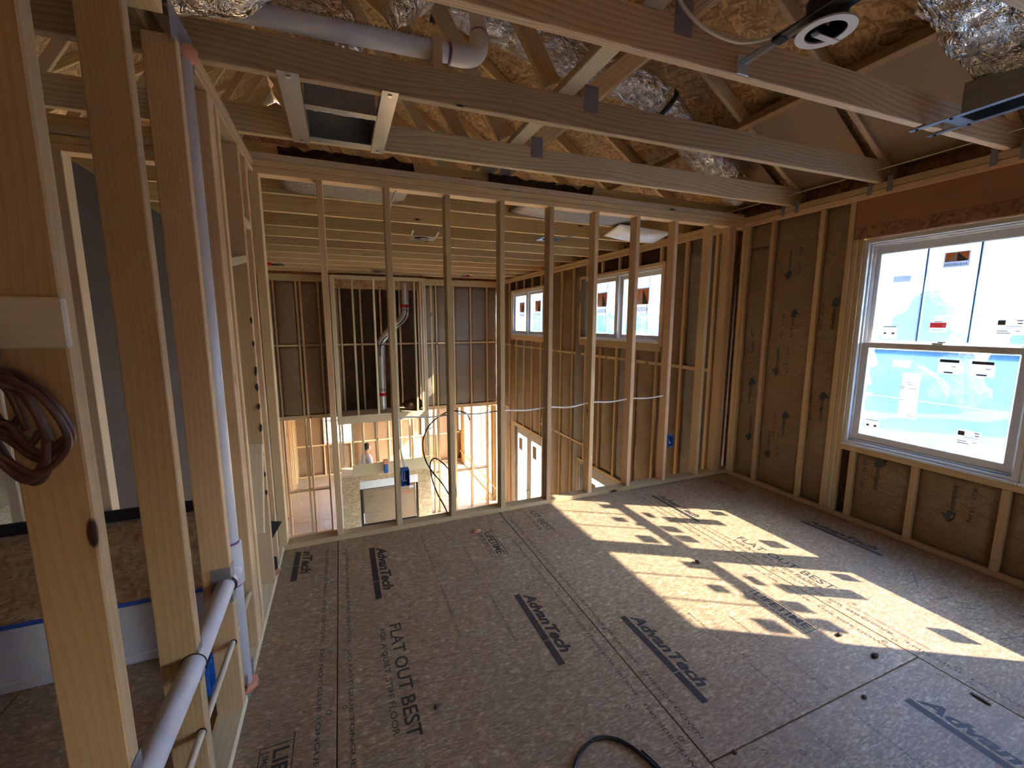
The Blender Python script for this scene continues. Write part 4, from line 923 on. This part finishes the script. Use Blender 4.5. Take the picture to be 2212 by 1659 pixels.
tube('pipe', dp, [(XL+.012, .42, .585), (XL-.010, .95, .567), (XL-.012, 1.338, .556), (XP-.002, 1.80, .552)], .030, 'pvc', 20)
disc = lambda par, x, y, z, r: tube('bored_hole', par, [(x, y-.0015, z), (x, y+.0005, z)], r, 'black', 20, raw=True)
for y in (1.338, 1.735): disc(wl, XL-.012, y, .556, .0325)
wp = thing('water_pipe', 'thin cream water pipe through bored studs low in the partition', 'pipe', (XL-.02, 1.3, .33))
tube('pipe', wp, [(XL-.002, .45, .37), (XL-.012, 1.338, .335), (XL-.015, 1.735, .320), (XL-.016, 2.06, .315)], .010, 'cpvc', 12)
for y, z in ((1.338, .335), (1.735, .320)): disc(wl, XL-.012, y, z, .0125)
w2 = thing('water_stub', 'cream water stub with an elbow near the far corner', 'pipe', (XL-.05, 2.70, .1))
tube('riser', w2, [(XL-.05, 2.70, .06), (XL-.05, 2.72, .50), (XL-.05, 2.72, .545), (XL-.055, 2.69, .56), (XL-.055, 2.64, .56)], .011, 'cpvc', 12); tube('elbow', w2, [(XL-.05, 2.72, .51), (XL-.05, 2.72, .545), (XL-.053, 2.70, .562), (XL-.053, 2.675, .562)], .016, 'cpvc', 12)
tube('open_end', w2, [(XL-.045, 2.675, .14), (XL-.02, 2.665, .15)], .010, 'cpvc', 12)
lump('foam_scrap', None, (XL-.02, 2.69, .05), (.035, .04, .02), 'foam', 5, .6); tag(bpy.data.objects['foam_scrap'], 'pink foam scrap beside the far end of the left partition', 'foam')
fb = poly('flashing_flap', None, [(XL-.07, 2.66, .40), (XL+.045, 2.70, .355), (XL-.02, 2.69, .245), (XL-.07, 2.66, .22)], 'black', .004); tag(fb, 'bent black membrane flap sticking out of the left partition', 'flap')
fb = poly('flashing_flap', None, [(XL-.07, 2.655, .20), (XL+.01, 2.66, .16), (XL+.012, 2.66, .09), (XL-.05, 2.655, .05)], 'black', .004); tag(fb, 'small black membrane scrap low behind the last studs', 'flap')
def nail_plate(y0, y1, z0, z1, label, wrap=False):
    t = thing('nail_plate', label, 'metal plate', (XL, (y0+y1)/2, z0), group='stud guard plates')
    bb('plate', t, (XL+.0005, XL+.0025), (y0, y1), (z0, z1), 'z', 'plate', 0)
    if wrap:
        bb('side_plate', t, (XL-.06, XL+.002), (y0-.003, y0-.001), (z0, z1), 'z', 'plate', 0)
nail_plate(1.731, 1.78, .49, .625, 'dark steel plate wrapped round the stud beside the tee', True); nail_plate(1.337, 1.377, .50, .60, 'steel plate on the stud edge beside the blue box')
nail_plate(.936, .976, .52, .66, 'steel plate at the very bottom of the nearest stud'); nail_plate(1.80, 1.93, -.0005+.001, .10, 'galvanised plate covering the notched bottom plate')
g1 = bb('plate_guard', None, (XL-.004, XL-.002), (1.70, 1.93), (ZP-.02, ZC), 'y', 'plate', 0); tag(g1, 'black metal plate over the notch in the top plate', 'metal plate')
def elec_box(name, label, c, w, h, d, axis, cat='outlet box', wires=True):
    """blue device box open to the front: c = front centre; axis 'y-' faces viewer, 'x+' faces into the room"""
    t = thing(name, label, cat, c)
    c = V(c); th = .003
    if axis == 'y-': f = lambda a, b, e: V((c.x+a, c.y+e, c.z+b))
    else: f = lambda a, b, e: V((c.x-e, c.y+a, c.z+b))
    bm = bmesh.new()
    def q(a0, a1, b0, b1, e0, e1):
        p, r = f(a0, b0, e0)-c, f(a1, b1, e1)-c; lo = V(map(min, p, r)); hi = V(map(max, p, r)); m = (lo+hi)/2; dd = hi-lo
        bmesh.ops.create_cube(bm, size=1, matrix=M.Translation(m) @ M.Diagonal((*dd, 1)))
    q(-w/2, -w/2+th, -h/2, h/2, 0, d); q(w/2-th, w/2, -h/2, h/2, 0, d); q(-w/2, w/2, h/2-th, h/2, 0, d); q(-w/2, w/2, -h/2, -h/2+th, 0, d); q(-w/2, w/2, -h/2, h/2, d-th, d)
    q(-.006, .006, h/2-.014, h/2, -.001, .006); q(-.006, .006, -h/2, -h/2+.014, -.001, .006)
    mesh_obj('box_shell', bm, 'blue', t, M.Translation(c))
    if wires:
        for k, m_ in enumerate(('cable', 'cable', 'black')):
            a = (-.3+.3*k)*w*.8
            tube('wire', t, [f(a*.6, h/2-.004, d*.6), f(a, h*.2, d*.5), f(a-.006, -h*.1, .012), f(a+.008, -h*.22, .008)], .0028, m_, 6)
    return t
elec_box('outlet_box', 'blue outlet box with white wires on a stud of the open wall', (.385, YB-.006, .395), .062, .118, .075, 'y-')
elec_box('outlet_box', 'blue outlet box on a stud near the right corner', (2.832, YB-.006, .412), .058, .11, .075, 'y-')
elec_box('outlet_box', 'blue outlet box beside the waste pipe in the left partition', (XL+.006, 1.412, .455), .058, .10, .07, 'x+', wires=False)

# ---- cables on the open stud wall
cv = tube('power_cable', None, [(.405, YB+.05, ZP-.001), (.385, YB+.02, 2.36), (.350, YB+.012, 2.25), (.347, YB+.02, 2.0), (.349, YB+.02, 1.6), (.350, YB+.012, 1.1), (.352, YB+.012, .80), (.36, YB+.01, .62), (.385, YB+.03, .47)], .0055, 'cable', 8); tag(cv, 'white cable dropping beside a stud to the blue outlet box', 'cable')
cv = tube('power_cable', None, [(.356, YB+.035, .84), (.358, YB+.03, .70), (.372, YB+.025, .56), (.395, YB+.03, .465)], .0055, 'cable', 8); tag(cv, 'second white cable bending into the blue outlet box', 'cable')
pts = [(.352, YB+.05, .70)]+[(.352, YB+.04, .80)]
for i, x in enumerate([.40, .60, .76, .95, 1.17, 1.36, 1.57, 1.77, 1.98, 2.18, 2.385, 2.58, 2.78]): pts.append((x, YB+.045, .835-.012*(i % 2)-.002*i*(i < 8)+.003*max(0, i-8)))
cv = tube('power_cable', None, pts, .0062, 'cable', 8, 6); tag(cv, 'white cable threaded level through the studs of the open wall', 'cable')
lp = tube('black_cable', None, [(.93, 3.22, .74), (.90, 3.22, .80), (.80, 3.22, .825), (.70, 3.22, .80), (.60, 3.22, .72), (.552, 3.22, .60), (.565, 3.22, .46), (.62, 3.21, .35), (.69, 3.2, .25), (.755, 3.2, .13), (.79, 3.2, .10), (.80, 3.2, .17), (.785, 3.2, .28), (.73, 3.21, .38), (.66, 3.22, .45), (.62, 3.22, .45), (.605, 3.23, .40), (.62, 3.24, .28), (.66, 3.24, .15), (.72, 3.24, .02), (.78, 3.24, -.15)], .0055, 'black', 8); tag(lp, 'black cable hanging in a loose loop behind the open studs', 'cable')
fc = tube('black_cable', None, [(.56, .93, .007), (.62, 1.02, .007), (.675, 1.09, .007), (.74, 1.13, .007), (.80, 1.14, .007), (.86, 1.11, .007), (.90, 1.05, .007), (.925, .97, .007), (.94, .86, .007), (.93, .7, .007)], .0065, 'black', 8); tag(fc, 'black cable curled in an arc on the subfloor', 'cable')
fc = tube('cable_end', None, [(.918, 1.045, .006), (.935, .98, .006), (.955, .86, .006)], .004, 'black', 6); tag(fc, 'thin black cable end beside the floor arc', 'cable')

# ---- extension cord on a block at the nearest stud
bk = bb('wood_block', None, (-.62, -.4145), (.922, .9355), (1.474, 1.556), 'x', 'pine_lit'); tag(bk, 'pale cut board nailed across the nearest left stud', 'wood block')
cp = []; random.seed(3)
for k in range(8):
    lo = (1.262, 1.30, 1.275, 1.33, 1.285, 1.35, 1.31, 1.27)[k]; rr = (.034, .050, .040, .030, .054, .026, .046, .038)[k]; cxk = (-.485, -.478, -.492, -.470, -.480, -.498, -.474, -.488)[k]
    y = .880-.007*(k % 5); hi = 1.395+.008*(k % 3)
    cp += [(cxk-rr*.35, y, 1.44), (cxk+rr*.45, y-.006, 1.437-.004*(k % 3)), (cxk+rr*1.15, y-.010, hi), (cxk+rr*1.5, y-.004, hi-.06), (cxk+rr*1.25, y, lo+.022), (cxk+rr*.6, y+.004, lo), (cxk-rr*.05, y+.004, lo+.035), (cxk-rr*.6, y+.002, 1.37)]
ec = thing('extension_cord', 'coiled brown extension cord hanging from the nearest left stud', 'extension cord', (-.45, .87, 1.26))
tube('cord_coil', ec, cp, .0050, 'cord', 8, 5)
tube('cord_tie', ec, [(-.535, .86, 1.425), (-.50, .848, 1.437), (-.465, .848, 1.428), (-.45, .862, 1.415), (-.47, .884, 1.42), (-.52, .886, 1.43)], .007, 'cord', 8)
tube('cord_hook', ec, [(-.52, .87, 1.50), (-.488, .868, 1.503), (-.475, .868, 1.475), (-.482, .866, 1.45), (-.50, .866, 1.435)], .0065, 'cord', 8)

# ---- bath behind the partition
bt = thing('bathtub', 'white bathtub covered with strand board and taped in blue', 'bathtub', (-1.3, 2.6, 0))
bb('apron', bt, (-2.2, -.56), (2.214, 2.235), (.045, .285), 'x', 'tub', .006); bb('apron_foot', bt, (-2.2, -.56), (2.206, 2.24), (.002, .05), 'x', 'tub', .006)
board('cover_board', bt, (-2.2, 2.60, .335), (-.56, 2.60, .335), .76, .012, 'osb_pale', (0, -.11, 1)); bb('blue_tape', bt, (-2.2, -.56), (2.208, 2.222), (.284, .298), 'x', 'bluetape', 0)
bb('tub_body', bt, (-2.18, -.58), (2.24, 2.98), (.02, .26), 'x', 'tub', .01); bb('back_flange', bt, (-2.2, -.56), (2.985, 3.0), (.02, .385), 'x', 'tub', .003); bb('black_strip', bt, (-2.2, -.56), (2.97, 2.984), (.388, .455), 'x', 'black', 0)

# ---- small debris on the floor
def chip(label, x, y, r, mat, seed, cat='debris'): 
    o = lump('floor_scrap', None, (x, y, r[2]*.75+.001), r, mat, seed, .55, 1); return tag(o, label, cat, 'scraps on the subfloor')
chip('pink foam scrap near the boxed warranty print', .849, 2.80, (.035, .022, .012), 'foam', 1); chip('tiny pink foam crumb by the open wall', .43, 2.93, (.010, .008, .005), 'foam', 2)
chip('brown leaf crumb in the sun below the window cross shadow', 2.19, 1.145, (.018, .013, .007), 'bark', 3); chip('brown leaf crumb in the shade just past the sun', 2.195, 1.0, (.024, .016, .008), 'bark', 4)
chip('reddish crumb right of the large slogan', .28, 1.49, (.013, .011, .009), 'bark', 5); chip('dark crumb where the sash shadow crosses', 2.035, 1.89, (.014, .02, .012), 'bark', 6)
chip('dark splinter left of the cut off name print', 1.905, .885, (.012, .009, .005), 'bark', 7); chip('grey crumb right of the floor cable', 1.22, .915, (.010, .010, .005), 'bark', 8); chip('thin dark splinter beside the right joint', 2.335, .70, (.01, .035, .004), 'bark', 9)

# ---- orange spray marks, hanging scraps at the eave
for i, (x, y, z, lb) in enumerate(((3.52, 1.95, 2.63, 'by the middle truss heel'), (3.46, 2.62, 2.62, 'by the corner truss heel'))):
    o = poly('foil_scrap', None, [(x, y-.03, z+.06), (x+.02, y-.03, z+.05), (x+.012, y-.03, z-.02), (x+.002, y-.035, z-.05)], 'foam', .002); tag(o, 'pale pink paper scrap hanging ' + lb, 'scrap', 'hanging scraps')
# round boxes and light brackets under the tall room trusses
for k, (x, y, lb) in enumerate(((.95, 5.1, 'nearest, with two legs'), (2.35, 4.6, 'under the torn grey paper'), (2.55, 8.9, 'by the far corner'), (.75, 8.7, 'above the chimney chase'), (-.95, 8.3, 'at the far left'))):
    t = thing('light_bracket', 'metal light housing bracket under the tall room ceiling, ' + lb, 'light bracket', (x, y, ZC), group='tall room light brackets')
    bb('mounting_plate', t, (x-.14, x+.14), (y-.13, y+.13), (ZC-.006, ZC-.003), 'x', 'galv', 0); tube('round_housing', t, [(x-.02, y, ZC-.012), (x-.02, y, ZC-.006)], .085, 'black', 24, raw=True)
    for dx in (-.15, .12): board('bar_leg', t, (x+dx, y-.13, ZC-.004), (x+dx-.03, y-.42, ZC-.010), .02, .004, 'galv')
for k, (x, y) in enumerate(((2.5, 8.62), (-1.0, 8.05))):
    o = tube('alarm_cap', None, [(x, y, ZC-.05), (x, y, ZC-.002)], .028, 'red', 16, raw=True); tag(o, 'small red cap under the far ceiling, ' + ('right' if k == 0 else 'left') + ' of the chimney chase', 'sprinkler cap')
for k, (x0_, x1_, y, lb) in enumerate(((-.35, .55, 3.62, 'left behind the first ceiling truss'), (1.5, 2.9, 3.62, 'right behind the first ceiling truss'))):
    o = batt('hanging_paper', None, (x0_, y-.27, ZC+.03), XX, (0, 1, 0), (0, 0, -1), x1_-x0_, .5, 'kraft_grey', 14, 10, .025, 160+k, .03); tag(o, 'sagging grey insulation paper ' + lb, 'insulation', 'sagging ceiling paper')
kk = batt('torn_paper', None, (2.62, 3.66, ZC-.012), (.97, -.2, -.1), (.12, .98, -.14), (0, 0, -1), .58, .34, 'white', 14, 10, .03, 171, .004); tag(kk, 'torn pale paper hanging from the ceiling by the high windows', 'paper')

# ---- person standing in the room beyond the chase
def person(loc, rz):
    t = thing('person', 'person in a pale shirt with dark hair behind the chimney chase', 'person', loc); B = M.Translation(loc) @ M.Rotation(rz, 4, 'Z')
    J = dict(pel=(0, 0, .93), wa=(0, .01, 1.08), ch=(0, .02, 1.28), sh=(0, .01, 1.40), nk=(0, 0, 1.47), hd=(0, -.015, 1.56), hl=(.09, 0, .88), kl=(.10, -.02, .49), al=(.10, .02, .08), tl=(.11, -.15, .03), hr=(-.09, 0, .88), kr=(-.10, -.03, .49), ar=(-.10, .02, .08), tr=(-.11, -.15, .03),
             sl=(.18, .01, 1.385), el=(.22, .03, 1.11), wl=(.20, -.15, .95), fl=(.19, -.25, .93), sr=(-.18, .01, 1.385), er=(-.22, -.02, 1.11), wr=(-.17, -.24, 1.08), fr=(-.15, -.33, 1.10))
    R = dict(pel=.15, wa=.135, ch=.155, sh=.10, nk=.052, hd=.06, hl=.085, kl=.06, al=.04, tl=.035, hr=.085, kr=.06, ar=.04, tr=.035, sl=.06, el=.042, wl=.03, fl=.02, sr=.06, er=.042, wr=.03, fr=.02)
    E_ = [('pel', 'wa'), ('wa', 'ch'), ('ch', 'sh'), ('sh', 'nk'), ('nk', 'hd'), ('pel', 'hl'), ('hl', 'kl'), ('kl', 'al'), ('al', 'tl'), ('pel', 'hr'), ('hr', 'kr'), ('kr', 'ar'), ('ar', 'tr'), ('sh', 'sl'), ('sl', 'el'), ('el', 'wl'), ('wl', 'fl'), ('sh', 'sr'), ('sr', 'er'), ('er', 'wr'), ('wr', 'fr')]
    ks = list(J); me = bpy.data.meshes.new('body'); me.from_pydata([J[k] for k in ks], [(ks.index(a), ks.index(b)) for a, b in E_], [])
    o = bpy.data.objects.new('body', me); put(o, t, B)
    md = o.modifiers.new('skin', 'SKIN'); md.use_smooth_shade = True
    for i, k in enumerate(ks): me.skin_vertices[0].data[i].radius = (R[k], R[k]*.8 if k in ('pel', 'wa', 'ch', 'sh') else R[k])
    me.skin_vertices[0].data[0].use_root = True
    s2 = o.modifiers.new('sub', 'SUBSURF'); s2.levels = 1; s2.render_levels = 2
    tt = NT('clothed_body'); g = tt.n('TexCoord'); sp = tt.n('SeparateXYZ'); tt.l(g.outputs['Object'], sp.inputs[0])
    isleg = tt.math('LESS_THAN', sp.outputs[2], .90); head = tt.math('GREATER_THAN', sp.outputs[2], 1.45); arm = tt.math('LESS_THAN', sp.outputs[1], -.13)
    c = tt.mix(isleg, (.50, .52, .60), (.05, .07, .12)); c = tt.mix(tt.math('MULTIPLY', arm, tt.math('GREATER_THAN', sp.outputs[2], .85)), c, (.48, .27, .19)); c = tt.mix(head, c, (.48, .27, .19)); tt.bsdf(c, .75)
    me.materials.append(tt.m)
    bm = bmesh.new(); bmesh.ops.create_uvsphere(bm, u_segments=20, v_segments=14, radius=1)
    for v in bm.verts:
        x, y, z = v.co; tap = 1-.18*max(0, -z); v.co = V((x*.073*tap, y*.092*tap, z*.112)); 
        if y < -.9 and abs(z+.1) < .25: v.co.y -= .014
    hd = mesh_obj('head', bm, 'skin', t, B @ M.Translation((0, -.02, 1.585)), True)
    for sx in (-1, 1):
        lump('ear', hd, B @ V((sx*.075, -.01, 1.58)), (.012, .02, .03), 'skin', 1, .1, 1); lump('eye', hd, B @ V((sx*.028, -.098, 1.60)), (.011, .006, .008), 'black', 1, 0, 1)
    lump('nose', hd, B @ V((0, -.118, 1.575)), (.012, .018, .022), 'skin', 1, .05, 1); lump('mouth', hd, B @ V((0, -.102, 1.535)), (.024, .005, .006), 'copper', 1, 0, 1)
    bm = bmesh.new(); bmesh.ops.create_uvsphere(bm, u_segments=20, v_segments=14, radius=1)
    for v in list(bm.verts):
        if v.co.z < -.25 or (v.co.y < -.55 and v.co.z < .45): bm.verts.remove(v)
    for v in bm.verts: v.co = V((v.co.x*.083, v.co.y*.101+.006, v.co.z*.122+.008))*(1+.04*N.noise(v.co*9))
    mesh_obj('hair', bm, 'hair', t, B @ M.Translation((0, -.015, 1.59)), True)
    for s, k, d in ((1, 'fl', -1), (-1, 'fr', -1)):
        for i in range(4): a = V(J[k])+V((.014*(i-1.5), 0, 0)); tube('finger', o, [B @ a, B @ (a+V((0, -.04, -.01))), B @ (a+V((0, -.06-.006*(1-abs(i-1.5)), -.035)))], .008, 'skin', 6, 3)
        a = V(J[k])+V((-s*.02, .02, 0)); tube('thumb', o, [B @ a, B @ (a+V((-s*.02, -.025, -.005))), B @ (a+V((-s*.022, -.05, -.015)))], .009, 'skin', 6, 3)
    return t
person((.44, 10.62, ZF), math.radians(115))
ln = lettering('stud_letter', None, 'B', (.52, YC-.0002, -1.62), XX, UP, .07, .09, 'marker', .02); tag(ln, 'black letter B written on the chase framing', 'lettering')
bb('pipe_tool', None, (.72, .80, ), (9.02, 9.1), (-1.655, -1.45), 'z', 'blue', .01); tag(bpy.data.objects['pipe_tool'], 'blue and orange tool standing on the chase ledge', 'tool')
bb('tool_cap', bpy.data.objects['pipe_tool'], (.71, .81), (9.01, 9.11), (-1.45, -1.36), 'z', 'foam', .01)

# ---- writing on wood
lettering('lumber_writing', TA, 'X X', (3.40, 2.60, 2.30), (.2, 0, 0), UP, .0001, .0001, 'marker') if False else None
for (x, s) in ((1.03, 'GIC'),): pass
lettering('lumber_writing', bpy.data.objects['roof_truss.008'], 'JOINT   4   BIG', (1.23, 3.199, ZC+.10), (-1, 0, 0), (0, 0, -1), .34, .05, 'marker', .004)

# ================================================================ outdoors
gd = struct('ground', (30, 5, -3.5), 'sunlit grass and bare ground outside')
bm = bmesh.new(); n = 40
vv = [[bm.verts.new((3.9+(90-3.9)*(i/n)**1.6 if True else 0, -60+160*j/n, -3.45-.6*min(1, i/8)+.5*N.noise(V((i*.3, j*.3, 0)))*(i/n))) for j in range(n+1)] for i in range(n+1)]
for i in range(n):
    for j in range(n): bm.faces.new((vv[i][j], vv[i+1][j], vv[i+1][j+1], vv[i][j+1]))
mesh_obj('ground_surface', bm, 'grass', gd)
bb('foundation_slab', gd, (-4, 3.9), (-4, 14.2), (-3.6, -3.13), 'y', 'drywall', 0)
bb('rear_yard', gd, (-30, 3.9), (14.2, 60), (-3.7, -3.5), 'y', 'grass', 0)
def make_tree(seed, mat, h):
    random.seed(seed); t = thing('tree', 'x', 'tree', (0, 0, 0), group='trees along the far edge of the field')
    tube('trunk', t, [(0, 0, -.3), (.1, .05, h*.3), (.0, .1, h*.6), (.1, 0, h*.85)], lambda k: .22*(1-k)+.04, 'bark', 8, 4)
    bm = bmesh.new()
    for k in range(16):
        a = random.uniform(0, 6.28); zz = h*random.uniform(.14, .95); r = h*.24*(1.2-zz/h)*random.uniform(.7, 1.2)+.5; d = h*.22*(1.15-zz/h)*random.uniform(.2, 1)
        bmesh.ops.create_icosphere(bm, subdivisions=2, radius=r, matrix=M.Translation((math.cos(a)*d, math.sin(a)*d, zz)))
    for v in bm.verts: v.co += v.normal*(.35*N.noise(v.co*1.1)+.2*N.noise(v.co*3)) if v.normal.length else V()
    bm.normal_update()
    for v in bm.verts: v.co += v.normal*(.45*N.noise(v.co*.9+V((seed, 0, 0)))+.3*N.noise(v.co*2.7))
    mesh_obj('crown', bm, mat, t); return t
protos = [make_tree(1, 'leafA', 9.0), make_tree(2, 'leafB', 10.5), make_tree(3, 'leafA', 7.5)]
random.seed(11); used = [False]*3
for i in range(24):
    k = (0, 1, 2, 0, 0, 1, 0, 2, 0, 1, 0, 0)[i % 12]; p = protos[k]; y = -6+7.4*(i//2)+3.7*(i % 2); x = 36+9*(i % 2); sc = random.uniform(.80, .92)
    if not used[k]: r = p; used[k] = True
    else:
        r = p.copy(); C.objects.link(r)
        for c in p.children:
            d = c.copy(); C.objects.link(d); d.parent = r; d.matrix_parent_inverse = c.matrix_parent_inverse.copy()
    r.matrix_world = M.Translation((x, y, -4.05)) @ M.Rotation(random.uniform(0, 6), 4, 'Z') @ M.Scale(sc, 4)
    r['label'] = '%s tree in the hazy row beyond the field outside' % ('rust brown', 'dark green', 'short russet')[k]
